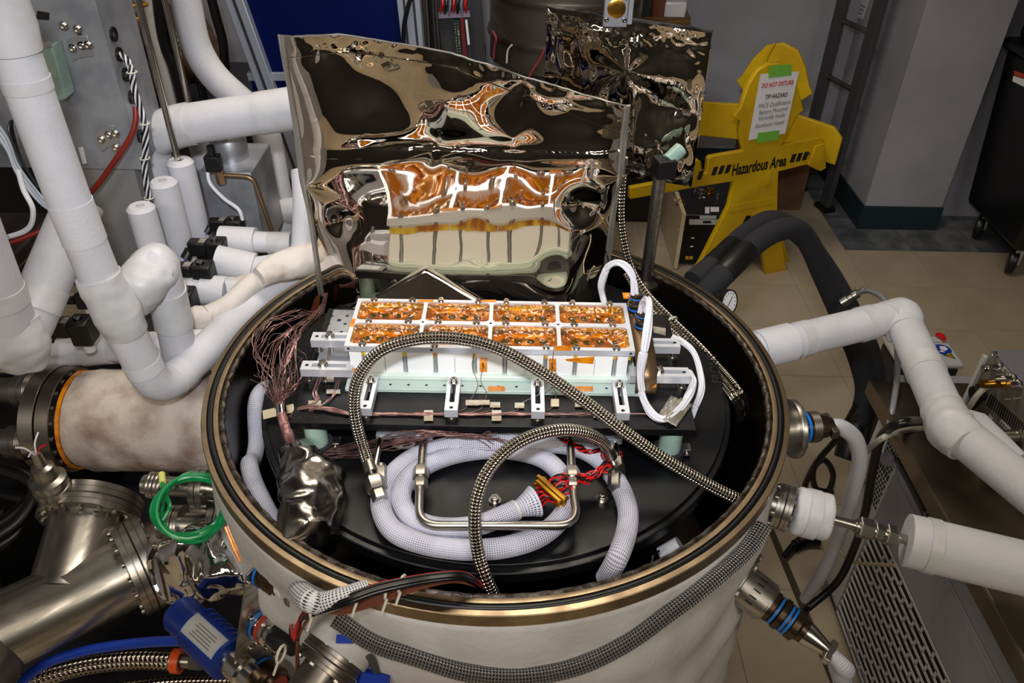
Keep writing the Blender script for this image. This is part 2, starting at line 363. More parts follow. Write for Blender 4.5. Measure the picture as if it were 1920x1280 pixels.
# ------------------------------------------------------------------ turntable disc
ZD = .9245; RD = .394
dsc = thing('mounting_disc', 'large black round mounting disc inside the vessel', 'disc', (0, 0, ZD))
part('plate', MB().lathe([(0, ZD), (.3835, ZD), (.3842, ZD-.0006), (.3845, ZD-.006), (.3925, ZD-.0065), (.394, ZD-.008), (.394, ZD-.026), (.385, ZD-.028), (0, ZD-.028)], n=180), anod, dsc)
part('lettering', text_mb('FRONT', .026, atz(1341, 690, ZD+.0003), (.05, 1, 0), (-1, .05, 0), .0002), ink, dsc)
for x, y in ((928, 940), (1128, 938)):
    p = atz(x, y, ZD)
    part('washer', MB().lathe([(.0, .0), (.009, 0), (.009, .003), (.0, .003)], p, n=20), chrome, dsc)
    inst('cap_screw', SCREW, dsc, p+V((0, 0, .004)), sc=.0062)
    inst('tapped_hole', HOLE, dsc, p+V((.016, -.006, 0)), sc=.007)
# ------------------------------------------------------------------ optical breadboard on green legs
ZB = .995; BX0, BX1, BY0, BY1 = -.303, .299, -.190, .110
bb = thing('breadboard', 'black drilled optical breadboard under the battery', 'breadboard', (-.002, -.04, ZD))
part('plate', MB().box((BX0, BY0, ZB-.0127), (BX1, BY1, ZB)), anod, bb, b=.0008)
for i in range(24):
    for j in range(12):
        x, y = BX0+.0128+.0250*i, BY0+.0125+.025*j
        if -.228 < x < .238 and y > -.117: continue
        inst('tapped_hole', HOLE, bb, (x, y, ZB), sc=.0026)
for sx, sy in ((-.272, -.172), (.268, -.172), (-.272, .09), (.268, .09)):
    part('leg', MB().cyl((sx, sy, ZD+.002), (sx, sy, ZB-.0127), .0168, 28), g10, bb, 'green leg')
    cl = part('clamp_collar', MB().lathe([(.0172, ZD+.014), (.0172, ZD+.0165), (.0235, ZD+.0165), (.0235, ZD), (.0172, ZD)], (sx, sy, 0), n=32), darkm, bb)
    part('clamp_ear', MB().box((sx+.017, sy-.004, ZD+.003), (sx+.034, sy+.012, ZD+.016)), steeld, bb, b=.001)
    inst('cap_screw', SCREW, bb, (sx+.027, sy-.004, ZD+.009), (0, -1, 0), .003)

pp_ = thing('perforated_plate', 'grey perforated metal plate on the breadboard behind the left clamps', 'plate', (-.262, .03, ZB))
part('plate', MB().box((-.292, -.045, ZB+.0003), (-.236, .102, ZB+.0030)), alub, pp_, b=.0005)
for x, y, r in ((622, 592, .0030), (651, 592, .0030), (636, 600, .0040), (616, 607, .0030), (647, 607, .0030), (611, 622, .0030), (640, 622, .0030), (604, 655, .003)): inst('drilled_hole', HOLE, pp_, atz(x, y, ZB+.0030), sc=r)
# ================================================================== THE BATTERY
LX0, LX1, LY0, LY1, ZL = -.231, .211, -.095, .036, 1.067
bat = thing('battery_module', 'long battery module with amber windows in an aluminium frame', 'battery', (-.01, -.03, ZB))
def rrect(x0, x1, y0, y1, r, n=4):
    o = []
    for cx, cy, a0 in ((x1-r, y1-r, 0), (x0+r, y1-r, 90), (x0+r, y0+r, 180), (x1-r, y0+r, 270)):
        for k in range(n+1):
            a = math.radians(a0+90*k/n); o.append((cx+r*math.cos(a), cy+r*math.sin(a)))
    return o
wx = [-.2275, -.118, -.0105, .0965, .2075]; wy = [LY0+.0055, -.0285, LY1-.0045]
# lid frame: plate with eight rounded openings, built cell by cell
lid = MB()
cxs = [LX0, -.118, -.0105, .0965, LX1]; cys = [LY0, -.0285, LY1]
WIN = []
for i in range(4):
    for j in range(2):
        x0, x1, y0, y1 = cxs[i], cxs[i+1], cys[j], cys[j+1]
        a0, a1, b0, b1 = max(x0+.003, LX0+.0065), min(x1-.003, LX1-.0065), y0+(.0075 if j == 0 else .0045), y1-(.0065 if j else .0045)
        WIN.append((a0, a1, b0, b1)); inn = rrect(a0, a1, b0, b1, .007); n = len(inn)
        out = []
        for (px, py) in inn:   # project to the cell border from the window centre
            cx, cy = (x0+x1)/2, (y0+y1)/2; q = max(abs(px-cx)/((a1-a0)/2), abs(py-cy)/((b1-b0)/2))
            nx = x1 if px >= a1-.0071 and px-cx > 0 else (x0 if px <= a0+.0071 else px); ny = y1 if py >= b1-.0071 else (y0 if py <= b0+.0071 else py)
            out.append((nx, ny))
        for z0, z1 in ((ZL-.010, ZL),):
            vs = [V((p[0], p[1], z1)) for p in inn]+[V((p[0], p[1], z1)) for p in out]+[V((p[0], p[1], z0)) for p in inn]+[V((p[0], p[1], z0)) for p in out]
            fs = []
            for k in range(n):
                l = (k+1) % n
                fs += [(k, n+k, n+l, l), (2*n+k, 2*n+l, 3*n+l, 3*n+k), (k, l, 2*n+l, 2*n+k)]
            lid.add(vs, fs)
for (p, q) in (((LX0, LY0), (LX1, LY0)), ((LX1, LY0), (LX1, LY1)), ((LX1, LY1), (LX0, LY1)), ((LX0, LY1), (LX0, LY0))):
    lid.add([(p[0], p[1], ZL-.010), (q[0], q[1], ZL-.010), (q[0], q[1], ZL), (p[0], p[1], ZL)], [(0, 1, 2, 3)])
part('lid_frame', lid, alum, bat, smooth=30)
pin = mat('copper_cell_plate', (.98, .84, .32), .3, .2, col2=(.72, .42, .14), vs=38)
for k, (a0, a1, b0, b1) in enumerate(WIN):
    pl_ = part('cell_plate', MB().box((a0-.002, b0-.002, ZL-.022), (a1+.002, b1+.002, ZL-.0135)), pin, bat, 'copper coloured plate under the amber film')
    hb = MB(); yc = b0+(b1-b0)*.55
    for q in range(4):
        hx = a0+(a1-a0)*(.2+.2*q); hb.lathe([(0, .0006), (.0062, .0006), (.0062, 0)], (hx, yc, ZL-.0135), n=14)
        hb.lathe([(0, .0006), (.0022, .0006), (.0022, 0)], (hx+.009, yc+.009, ZL-.0135), n=8)
    part('vent_holes', hb, dark, pl_, kind='stuff')
    rb = MB()
    for q in range(5): rb.lathe([(0, .0035), (.0035, .003), (.0045, 0)], (a0+(a1-a0)*(.12+.19*q), b0+.008, ZL-.0135), n=10)
    part('cell_tabs', rb, gold, pl_, kind='stuff')
    sd = k*7.3
    def film(u, v, a0=a0, a1=a1, b0=b0, b1=b1, sd=sd):
        x = a0-.001+(a1-a0+.002)*u; y = b0-.001+(b1-b0+.002)*v; e = min(u, 1-u, v*.6, (1-v)*.6)*5; e = min(1, e)
        z = ZL-.003-.005*e+.0042*e*noise.noise((x*60+sd, y*75, 0))+.0030*(e*.7+.3)*abs(noise.noise((x*130+sd, y*150+x*60, 3)))+.0022*(1-e)*noise.noise((x*240, y*240, sd))
        return V((x, y, min(z, ZL-.0008)))
    part('amber_window', MB().grid(film, 64, 34), kap, bat, 'amber crinkled film window', smooth=70)
BXS = [-.204, -.141, -.094, -.033, .0134, .076, .122, .183]
for y in (LY0+.0045, -.0285, LY1-.004):
    for x in BXS: inst('cap_screw', SCREW, bat, (x, y, ZL+.0008), sc=.0042)
for x in (-.118, -.0105, .0965): inst('lid_hole', HOLE, bat, (x, -.0285, ZL), sc=.0022)
for x in (LX0+.006, -.0985, LX1-.006): inst('lid_hole', HOLE, bat, (x, LY0, ZL-.005), (0, -1, 0), .0022)
# sides: white panels between grey tie rods
bx0, bx1, by0, by1, zb0, zb1 = -.226, .203, -.090, .031, 1.013, ZL-.010
part('cell_core', MB().box((bx0+.004, by0+.006, zb0), (bx1-.004, by1-.006, ZL-.024)), g10w, bat)
xe = [bx0]+[x for x in BXS]+[bx1]
for a, b_ in zip(xe, xe[1:]):
    for y0, y1 in ((by0, by0+.004), (by1-.004, by1)):
        part('side_panel', MB().box((a+.0035 if a != bx0 else a, y0, zb0), (b_-.0035 if b_ != bx1 else b_, y1, zb1)), whp, bat, b=.0006)
for x0, x1 in ((bx0-.001, bx0+.003), (bx1-.003, bx1+.001)): part('end_panel', MB().box((x0, by0+.008, zb0), (x1, by1-.008, zb1)), whp, bat)
for x in BXS:
    for y in (by0+.003, by1-.003): part('tie_rod', MB().cyl((x, y, zb0), (x, y, zb1), .0026, 14), alu, bat)
for x in (-.172, -.064, .045, .152): part('joint_strip', MB().box((x-.0004, by0-.0006, zb0+.002), (x+.0004, by0+.001, zb1-.012)), mat('grey_joint', (.6, .6, .62), .6), bat)
part('base_block', MB().box((-.229, -.096, 1.002), (.207, .037, 1.013)), g10w, bat, 'pale green base block', b=.003)
part('base_ledge', MB().box((-.233, -.117, ZB), (.222, .052, 1.002)), mat('grey_green_ledge', (.74, .80, .77), .4), bat, b=.001)
for k in range(16): inst('ledge_hole', HOLE, bat, (-.22+.028*k, -.106, 1.002), sc=.0022)
def tape(pts, mt, o, name='tape', label=None, t=.0004): return part(name, MB().prism([V(p) for p in pts], t*V(o)), mt, bat, label)
FX = lambda x, y: aty(x, y, by0-.0006)
tape([FX(685, 690), FX(655, 690), FX(655, 712), FX(672, 712), FX(680, 706)], orange, (0, -1, 0))
for x, y, w_, h in ((906, 684, 14, 26), (1036, 684, 14, 24)):
    tape([FX(x-w_/2, y-h/2), FX(x+w_/2, y-h/2), FX(x+w_/2, y+h/2), FX(x-w_/2, y+h/2)], orange, (0, -1, 0), label='orange tape patch over a sensor')
    part('sensor', MB().tube([FX(x-1, y-6)+V((0, -.001, 0)), FX(x, y+5)+V((0, -.001, 0))], .0014, 8), gold, bat)
tape([FX(1060, 673), FX(1115, 668), FX(1112, 682), FX(1088, 680), FX(1062, 676)], orange, (0, -1, 0))
LF = lambda x, y: aty(x, y, LY0-.0004)
tape([LF(1040, 648), LF(1072, 648), LF(1072, 657), LF(1040, 657)], orange, (0, -1, 0))
tape([LF(925, 650), LF(940, 650), LF(940, 657), LF(925, 657)], orange, (0, -1, 0))
LG = lambda x, y, z=1.0025: atz(x, y, z)
for x0, x1, y0, y1 in ((915, 947, 724, 733), (1076, 1112, 724, 733)): tape([LG(x0, y1), LG(x1, y1), LG(x1, y0), LG(x0, y0)], orange, (0, 0, 1))
LT = lambda x, y: atz(x, y, ZL+.0003)
for q in (((783, 566), (813, 566), (813, 562), (783, 562)), ((903, 566), (930, 566), (930, 562), (903, 562)), ((655, 612), (663, 612), (667, 598), (660, 597))):
    tape([LT(*p) for p in q], orange, (0, 0, 1))
# ------------------------------------------------------------------ slotted clamps
def clamp(label, x0, x1, y0, y1, zt, alongx, screw, foot, th=.014):
    t = thing('strap_clamp', label, 'clamp', ((x0+x1)/2, (y0+y1)/2, zt-th), 'slotted clamps holding the battery down'); z0 = zt-th; mb = MB()
    if alongx: s0, s1, c, hw = x0+.016, x1-.010, (y0+y1)/2, (y1-y0)*.2
    else: s0, s1, c, hw = y0+.018, y1-.010, (x0+x1)/2, (x1-x0)*.2
    P_ = lambda s, w_, z: V((s, w_, z)) if alongx else V((w_, s, z))
    e0, e1 = (y0, y1) if alongx else (x0, x1); A, B = (x0, x1) if alongx else (y0, y1)
    for (a, b_, c0, c1) in ((A, s0, e0, e1), (s1, B, e0, e1), (s0, s1, e0, c-hw), (s0, s1, c+hw, e1)):
        p, q = P_(a, c0, z0), P_(b_, c1, zt); mb.box((min(p.x, q.x), min(p.y, q.y), z0), (max(p.x, q.x), max(p.y, q.y), zt))
    part('slotted_bar', mb, alum, t, smooth=0)
    sp_ = P_(screw, c, zt); part('washer', MB().lathe([(0, 0), (.0075, 0), (.0075, .002), (0, .002)], sp_, n=20), chrome, t)
    inst('cap_screw', SCREW, t, sp_+V((0, 0, .0028)), sc=.0054)
    part('stud', MB().cyl(P_(screw, c, ZB), sp_, .003, 10), chrome, t)
    fp = P_(foot, c, z0); part('foot_screw', MB().cyl((fp.x, fp.y, ZB), (fp.x, fp.y, z0), .0048, 14), steel, t); inst('set_screw', HOLE, t, (fp.x, fp.y, zt), sc=.003)
    part('foot_nut', MB().lathe([(0, ZB+.005), (.007, ZB+.005), (.007, ZB), (0, ZB)], (fp.x, fp.y, 0), n=6), steel, t, smooth=20)
    return t
clamp('rear left slotted aluminium clamp beside the battery end, nearest the foil', -.3015, -.224, -.030, -.007, 1.028, True, -.272, -.293)
clamp('front left slotted aluminium clamp beside the battery end', -.3015, -.222, -.105, -.083, 1.028, True, -.268, -.293)
clamp('rear right slotted aluminium clamp behind the bronze bracket', .206, .296, -.030, -.007, 1.028, True, .246, .288)
clamp('front right slotted aluminium clamp with the white cables at its end', .206, .299, -.106, -.083, 1.028, True, .252, .291)
for x, l in ((-.191, 'first slotted clamp from the left along the front of the battery'), (-.064, 'second slotted clamp from the left along the front of the battery'), (.064, 'third slotted clamp from the left along the front of the battery'), (.189, 'last slotted clamp on the right along the front of the battery')):
    clamp(l, x-.0098, x+.0098, -.182, -.106, 1.0185, False, -.118, -.176)
# ================================================================== AROUND THE BATTERY
def P(*a): return [aty(*p) for p in a]
def lerp(a, b, t): return a+(b-a)*t
def interp(xs, ys, x):
    if x <= xs[0]: return ys[0]
    for (a, b, c, d) in zip(xs, xs[1:], ys, ys[1:]):
        if x <= b: return c+(d-c)*(x-a)/(b-a)
    return ys[-1]
# bronze bracket and its two round connectors
prof = [(.046, 1.030), (.046, 1.056), (-.075, 1.046), (-.098, 1.040), (-.110, 1.028), (-.114, 1.012), (-.116, 1.0025)]
pr = fillet([(0, a, b) for a, b in prof], .006, 4)
mb = MB(); x0, x1 = .2145, .2465
vs = [V((x, p.y, p.z)) for p in pr for x in (x0, x1)]
for k in range(len(pr)-1): pass
mb.add(vs, [(2*k, 2*k+1, 2*k+3, 2*k+2) for k in range(len(pr)-1)])
brk = thing('connector_bracket', 'bronze coated bent bracket at the right end of the battery', 'bracket', (.23, -.03, 1.0025))
solid(part('bent_plate', mb, bronze, brk, smooth=60), .0022, -1)
for x, y in ((1180, 563), (1183, 590), (1193, 610), (1197, 566)):
    inst('cap_screw', SCREW, brk, atz(x, y, 1.0545), sc=.0026)
part('tape_patch', MB().prism([atz(x, y, 1.0575) for x, y in ((1169, 560), (1184, 560), (1183, 549), (1167, 549))], (0, 0, .0005)), orange, brk, 'orange tape patch')
part('tape_patch', MB().prism([V((.224, -.1147, 1.012)), V((.2466, -.1147, 1.014)), V((.2466, -.112, 1.024)), V((.224, -.111, 1.026))], (0, -.0012, 0)), orange, brk, 'orange tape patch')
dkst = mat('dark_nickel', (.36, .30, .25), .3, .9)
def connector(label, p, ax, r, h, parent=None, rings=((.22, .3), (.8, .86)), tail=None):
    t = thing('circular_connector', label, 'connector', p, None); ax = V(ax).normalized(); p = V(p)
    part('shell', MB().lathe([(0, 0), (r*.95, 0), (r*.95, h*.18), (r, h*.2), (r, h*.34), (r*.86, h*.36), (r*.86, h*.42), (r*.98, h*.44), (r*.98, h*.62), (r*.8, h*.66), (r*.8, h*.9), (r*.7, h*.92), (r*.7, h), (0, h)], p, ax, 28), dkst, t)
    for a, b in rings: part('colour_ring', MB().lathe([(r*1.02, h*a), (r*1.05, h*a), (r*1.05, h*b), (r*1.02, h*b)], p, ax, 28, closed=True), bluer, t, 'blue ring')
    part('grip_ring', MB().lathe([(r*(1.0+.05*(k % 2)), h*(.46+.012*k)) for k in range(12)], p, ax, 28), steeld, t)
    return t
c1 = atz(1190, 585, 1.0535); c2 = atz(1203, 617, 1.0495)
connector('blue ringed round connector standing on the rear of the bronze bracket', c1, (0, .05, 1), .0125, .036)
connector('blue ringed round connector standing on the front of the bronze bracket', c2, (0, .05, 1), .0125, .034)
def bundle(name, label, cat, path, n, r, off, mt, nm='cable', per=8, rnd=0., flat=1.0):
    pts = spl(path, per); t = thing(name, label, cat, pts[0])
    for k in range(n):
        a = 2*PI*k/n+.4; ox, oy = off*math.cos(a), off*math.sin(a)*flat
        if k == 0 and n > 4: ox = oy = 0
        q = []
        for i, p in enumerate(pts):
            tg = (pts[min(i+1, len(pts)-1)]-pts[max(i-1, 0)]).normalized(); x, y, _ = basis(tg); w_ = 1+.25*math.sin(i*.35+k*1.7)
            q.append(p+x*ox*w_+y*oy*w_+V((noise.noise((i*.21, k*9.1, 1)), noise.noise((i*.21, k*9.1, 5)), noise.noise((i*.21, k*9.1, 9))))*rnd)
        part(nm, MB().tube(q, r, 6), mt, t)
    return t
y1_ = c1.y; y2_ = c2.y
bundle('cable_bundle', 'white cables arching from the rear round connector down behind the battery', 'cable', P((1190, 552, y1_), (1188, 525, y1_+.005), (1175, 500, y1_+.012), (1156, 492, y1_+.022), (1138, 503, y1_+.032), (1128, 532, y1_+.04), (1130, 556, y1_+.045))+[aty(1142, 600, .056)], 6, .0024, .0035, wht)
bundle('cable_bundle', 'white cables looping from the front round connector down to the foil tape', 'cable', P((1203, 585, y2_), (1208, 566, y2_-.005), (1217, 566, y2_-.03), (1217, 600, y2_-.06), (1209, 650, -.118), (1201, 700, -.128), (1206, 745, -.142))+[atz(1222, 774, 1.002), atz(1246, 785, 1.0), atz(1270, 771, 1.0), atz(1290, 742, 1.004), atz(1300, 716, 1.006), atz(1290, 697, 1.006)], 7, .0022, .0042, wht)
bundle('cable_bundle', 'white cables curving off the right end of the breadboard', 'cable', [atz(1262, 634, 1.008), atz(1280, 640, 1.016), atz(1300, 660, 1.014), atz(1314, 695, 1.004), atz(1316, 725, .992), atz(1307, 756, .972), atz(1296, 780, .950)], 6, .0022, .0036, wht)
ft = thing('foil_tape', 'crumpled foil tape over the white cables at the right of the breadboard', 'tape', atz(1262, 770, ZB))
for q in (((1233, 779), (1258, 741), (1275, 748), (1247, 788)), ((1249, 789), (1276, 745), (1299, 757), (1268, 800))):
    c_ = [atz(x, y, ZB+z) for (x, y), z in zip(q, (.002, .002, .011, .011) if q[0][0] == 1233 else (.011, .012, .003, .002))]
    solid(part('tape_wing', MB().grid(lambda u, v: lerp(lerp(c_[0], c_[3], u), lerp(c_[1], c_[2], u), v)+V((0, 0, .0016*noise.noise((u*5, v*6, 2)))), 14, 14), tapem, ft), .0006)
solo('foil_tape_tab', MB().prism([atz(x, y, ZB+.02) for x, y in ((1224, 612), (1248, 616), (1248, 629), (1226, 624))], (0, 0, .001)), tapem, 'small foil tape tab sticking out behind the bronze bracket', 'tape')
# ------------------------------------------------------------------ steel braided hoses
def hose(label, path, r, mt=braid, per=10, fit=None, name='braided_hose', n=16, group=None):
    pts = spl(path, per); t = thing(name, label, 'hose', pts[0], group)
    part('braid', MB().tube(pts, r, n), mt, t); return t, pts
def nutstack(t, p, ax, r, seq, hexn=True, mt=steel):
    """seq of (kind, radius factor, length)"""
    p = V(p); ax = V(ax).normalized(); h = 0
    for kind, f, l in seq:
        if kind == 'hex': part('hex_nut', MB().lathe([(0, 0), (r*f*.94, 0), (r*f, l*.1), (r*f, l*.9), (r*f*.94, l), (0, l)], p+ax*h, ax, 6), mt, t, smooth=20)
        else: part('ferrule' if kind == 'fer' else 'tube', MB().lathe([(0, 0), (r*f, 0), (r*f, l), (0, l)], p+ax*h, ax, 20), mt, t)
        h += l
    return p+ax*h
hA = [atz(692, 872, .965), aty(680, 835, -.215), aty(668, 790, -.205), aty(664, 745, -.195), aty(676, 700, -.185), aty(715, 657, -.178), aty(780, 636, -.172), aty(850, 634, -.170), aty(925, 650, -.176), aty(1000, 688, -.188), aty(1090, 748, -.21), aty(1170, 808, -.235), aty(1250, 863, -.255), aty(1330, 909, -.268), aty(1385, 936, -.272), atz(1412, 950, .895)]
t, pts = hose('braided steel hose arching across the front of the battery to the rim', hA, .0088)
d = (pts[0]-pts[3]).normalized(); e_ = nutstack(t, pts[0]-d*.004, d, .0088, (('fer', 1.1, .018), ('tube', .45, .010), ('hex', 1.75, .022), ('hex', 1.3, .016)))
hB = [aty(1138, 838, -.232), aty(1122, 822, -.24), aty(1090, 809, -.252), aty(1045, 806, -.268), aty(990, 820, -.288), aty(945, 848, -.308), aty(912, 888, -.33), aty(894, 935, -.352), aty(890, 985, -.374), aty(897, 1040, -.395), aty(912, 1085, -.415), aty(932, 1125, -.424)]
t, pts = hose('braided steel hose looping over the lower coil and into the vessel front', hB, .0085)
d = (pts[0]-pts[4]).normalized(); d = V((d.x*.5, d.y*.4-.1, -.8)).normalized()
nutstack(t, pts[0], (atz(1158, 885, .945)-pts[0]), .0085, (('fer', 1.1, .022), ('tube', .5, .010), ('hex', 1.75, .022), ('hex', 1.3, .016)))
tr = [[(1168, 335, .27), (1166, 400, .27), (1172, 450, .27), (1182, 495, .265), (1200, 535, .25)], ]
hC = P((1168, 330, .275), (1165, 400, .275), (1170, 450, .272), (1184, 500, .262), (1212, 548, .235), (1262, 600, .175), (1312, 648, .115), (1352, 692, .062))+[atz(1383, 728, .935), atz(1396, 752, .90), atz(1398, 775, .86)]
for k, (dx, dy, l) in enumerate(((0, 0, 'upper braided steel hose descending at right beside the pole'), (-10, 8, 'lower braided steel hose descending at right beside the pole'))):
    pth = [p+V((-.007*k, -.004*k, -.008*k)) for p in hC]
    if k: pth = pth[3:]
    t, pts = hose(l, pth, .0066 if k == 0 else .0055, braids, group=None, n=14)
    if k == 0: nutstack(t, pts[0]-V((0, 0, .012)), (0, 0, 1), .006, (('hex', 1.2, .014), ('tube', .6, .02), ('hex', 1.1, .014)))
t, pts = hose('thin braided line beneath the two braided hoses at right', [p+V((-.013, -.010, -.010)) for p in hC[3:]], .0034, braidd, n=10)
zt = hC[5]+V((-.006, -.004, -.005)); ta = (hC[6]-hC[4]).normalized(); x_, y_, _ = basis(ta)
solo('cable_tie', MB().tube([zt+(x_*math.cos(a*PI/9)+y_*math.sin(a*PI/9))*.0165 for a in range(18)], .0018, 6, closed=True), tie, 'white cable tie round the braided hoses at right', 'tie')
# ------------------------------------------------------------------ coolant manifold under the breadboard edge and U tube
man = thing('coolant_manifold', 'steel coolant manifold blocks under the front edge of the breadboard', 'manifold', (0, -.18, .962))
for a, b_ in ((706, 812), (1053, 1167)):
    p, q = aty(a, 817, BY0+.012), aty(b_, 817, BY0+.012); part('block', MB().box((p.x, p.y-.006, .957), (q.x, p.y+.02, .968)), alub, man, b=.001)
part('lifting_ring', MB().tube([aty(755, 829, -.19)+V((.016*math.cos(a*PI/10), 0, .010*math.sin(a*PI/10))) for a in range(20)], .004, 8, closed=True), steel, man)
def stub(label, x0, y0, x1, y1, z0=.962, z1=.955, r=.0052):
    a, b_ = atz(x0, y0, z0), atz(x1, y1, z1); part('tube', MB().tube([a, b_], r, 14), chrome, man); return a, b_
stub('', 715, 815, 702, 885, .961, .952); stub('', 1152, 815, 1160, 885, .961, .952)
ut = thing('u_tube', 'bent steel U tube lying above the white coil', 'tube', atz(935, 985, .955))
upts = fillet([atz(795, 815, .962), atz(788, 895, .962), atz(785, 985, .962), atz(1083, 985, .962), atz(1073, 900, .962), atz(1068, 815, .962)], .030, 8)
part('tube', MB().tube(upts, .0062, 16), steel, ut)
for a, b_ in (((789, 878), (788, 917)), ((1072, 880), (1074, 918))):
    p, q = atz(*a, .962), atz(*b_, .962); d = (q-p); l = d.length; d.normalize()
    nutstack(ut, p, d, .0062, (('hex', 1.95, l*.5), ('fer', 1.3, l*.1), ('hex', 1.75, l*.4)))
for (x, y, l) in ((718, 893, 0), (1150, 900, 1)):
    p = atz(x, y, .951); nutstack(man, p-V((0, .016, 0)), (0.1 if l else -.15, 1, .05), .0062, (('hex', 1.6, .030), ('fer', 1.2, .006)))
# ------------------------------------------------------------------ white mesh cable coil
ZC = ZD+.0155
cp = [(1136, 1085, .90), (1158, 1045, .94), (1175, 995, ZC), (1176, 950, ZC), (1158, 905, ZC), (1128, 865, ZC), (1085, 840, ZC+.005), (1020, 830, ZC+.012), (940, 830, ZC+.012), (850, 836, ZC+.006), (775, 858, ZC), (728, 900, ZC), (714, 945, ZC), (735, 992, ZC), (790, 1018, ZC), (870, 1030, ZC), (945, 1026, ZC), (1010, 1006, ZC), (1052, 970, ZC), (1064, 930, ZC), (1052, 890, ZC), (1015, 858, ZC), (950, 843, ZC), (880, 846, ZC), (815, 864, ZC), (768, 895, ZC), (752, 930, ZC), (766, 965, ZC), (805, 986, ZC), (858, 990, ZC), (905, 982, ZC), (945, 966, ZC), (965, 957, ZC)]
coil = thing('sleeved_cable_coil', 'coiled white mesh sleeved cable on the black disc', 'cable', atz(900, 940, ZD))
cpts = spl([atz(*p) for p in cp], 10); part('mesh_sleeve', MB().tube(cpts, .0147, 20), sleeve, coil)
e0 = cpts[-1]; e1 = atz(1003, 940, ZC+.002)
part('flared_end', MB().tube([e0, lerp(e0, e1, .3), lerp(e0, e1, .7), e1], [.0118, .0135, .0185, .0235], 22), sleeve, coil)
part('cable_tie', MB().tube([lerp(e0, e1, .06)+(basis(e1-e0)[0]*math.cos(a*PI/9)+basis(e1-e0)[1]*math.sin(a*PI/9))*.0128 for a in range(18)], .0022, 6, closed=True), tie, coil)
for x, y, x2, y2, nm in ((0, 0, 0, 0, ''),): pass
cn = atz(1032, 921, ZD+.034); ex = (atz(1052, 945, ZD+.034)-atz(1008, 905, ZD+.034)).normalized(); ey = V((0, 0, 1)).cross(ex)
ds = thing('plug_connector', 'gold rectangular plug between red and black wires on the coil', 'connector', cn-V((0, 0, .012)))
part('shell', MB().obox(cn, ex*.026, ey*.008, (0, 0, .006)), gold, ds, b=.0015); part('flange', MB().obox(cn+ey*.001, ex*.030, ey*.003, (0, 0, .0085)), gold, ds, b=.001)
for s in (-1, 1): part('jack_screw', MB().cyl(cn+ex*.024*s-ey*.012, cn+ex*.024*s+ey*.012, .0025, 8), gold, ds)
wr = thing('wire_bundle', 'twisted red and black wires running through the gold plug', 'wires', e1)
for k in range(18):
    o = (k-8.5)/9; mt_ = redw if k % 2 else blkw
    a = e1+ey*0+V((0, 0, .012*math.sin(k*2.1))); b_ = cn-ey*.009+ex*.020*o
    part('wire', MB().tube(spl([a-(e1-e0)*.3, a+V((.004, -.012*o, .004)), lerp(a, b_, .6)+V((0, 0, .006)), b_], 5), .0014, 5), mt_, wr)
    c_ = cn+ey*.009+ex*.020*o; d_ = atz(1105+6*o, 893+5*o, ZD+.036); f_ = atz(1140+3*o, 872+4*o, ZD+.045); g_ = atz(1130, 850+3*o, ZD+.03)
    part('wire', MB().tube([p+V((.003*math.sin(i*.9+k), .003*math.cos(i*.9+k), .003*math.sin(i*.7+k*2))) for i, p in enumerate(spl([c_, lerp(c_, d_, .35)+V((0, 0, .008)), d_, f_, g_], 7))], .0014, 5), mt_, wr)
for k in range(6):
    part('wire', MB().tube([p+V((0, .002*math.sin(i+k*2), .002*math.cos(i+k*2))) for i, p in enumerate(spl([aty(1045+3*k, 822, -.185), aty(1085, 836+k, -.195), aty(1110, 845+k, -.2), aty(1150, 838, -.19), aty(1166, 850+k, -.2)], 6))], .0014, 5), redw if k % 2 else blkw, wr)
# sleeved cable slung between disc and vessel wall at left
mk = lambda a, r_, z: V((r_*math.cos(math.radians(a)), r_*math.sin(math.radians(a)), z))
solo('sleeved_cable', MB().tube(spl([mk(168, .418, .83), mk(175, .424, .865), mk(181, .424, .865), mk(187, .422, .82), mk(193, .424, .82), mk(200, .424, .86), mk(208, .423, .87), mk(216, .421, .86), mk(222, .418, .84)], 8), .0142, 18), sleeve, 'white mesh sleeved cable hanging between the disc and the left vessel wall', 'cable')
solo('white_bushing', MB().cyl(atz(1240, 1040, .86), atz(1275, 1020, .88), .012, 16), wht, 'short white plastic bushing in the gap at the vessel front right', 'bushing')
solo('bead_chain', MB().tube(spl([atz(1236, 1032, .90), atz(1225, 1042, .89), atz(1222, 1055, .89)], 8), .0016, 8), chrome, 'short beaded chain hanging in the gap at the vessel front right', 'chain')
solo('lead_through', MB().cyl(atz(1340, 915, .905), atz(1384, 930, .905), .0052, 14), chrome, 'bright steel rod in the gap between disc and right vessel wall', 'rod')
solo('copper_strap', MB().prism([aty(x, y, .215) for x, y in ((572, 612), (590, 560), (600, 552), (598, 585))], (0, .006, 0)), mat('copper', (.72, .40, .26), .3, .9), 'small copper strip behind the wires at the left edge of the foil', 'strip')
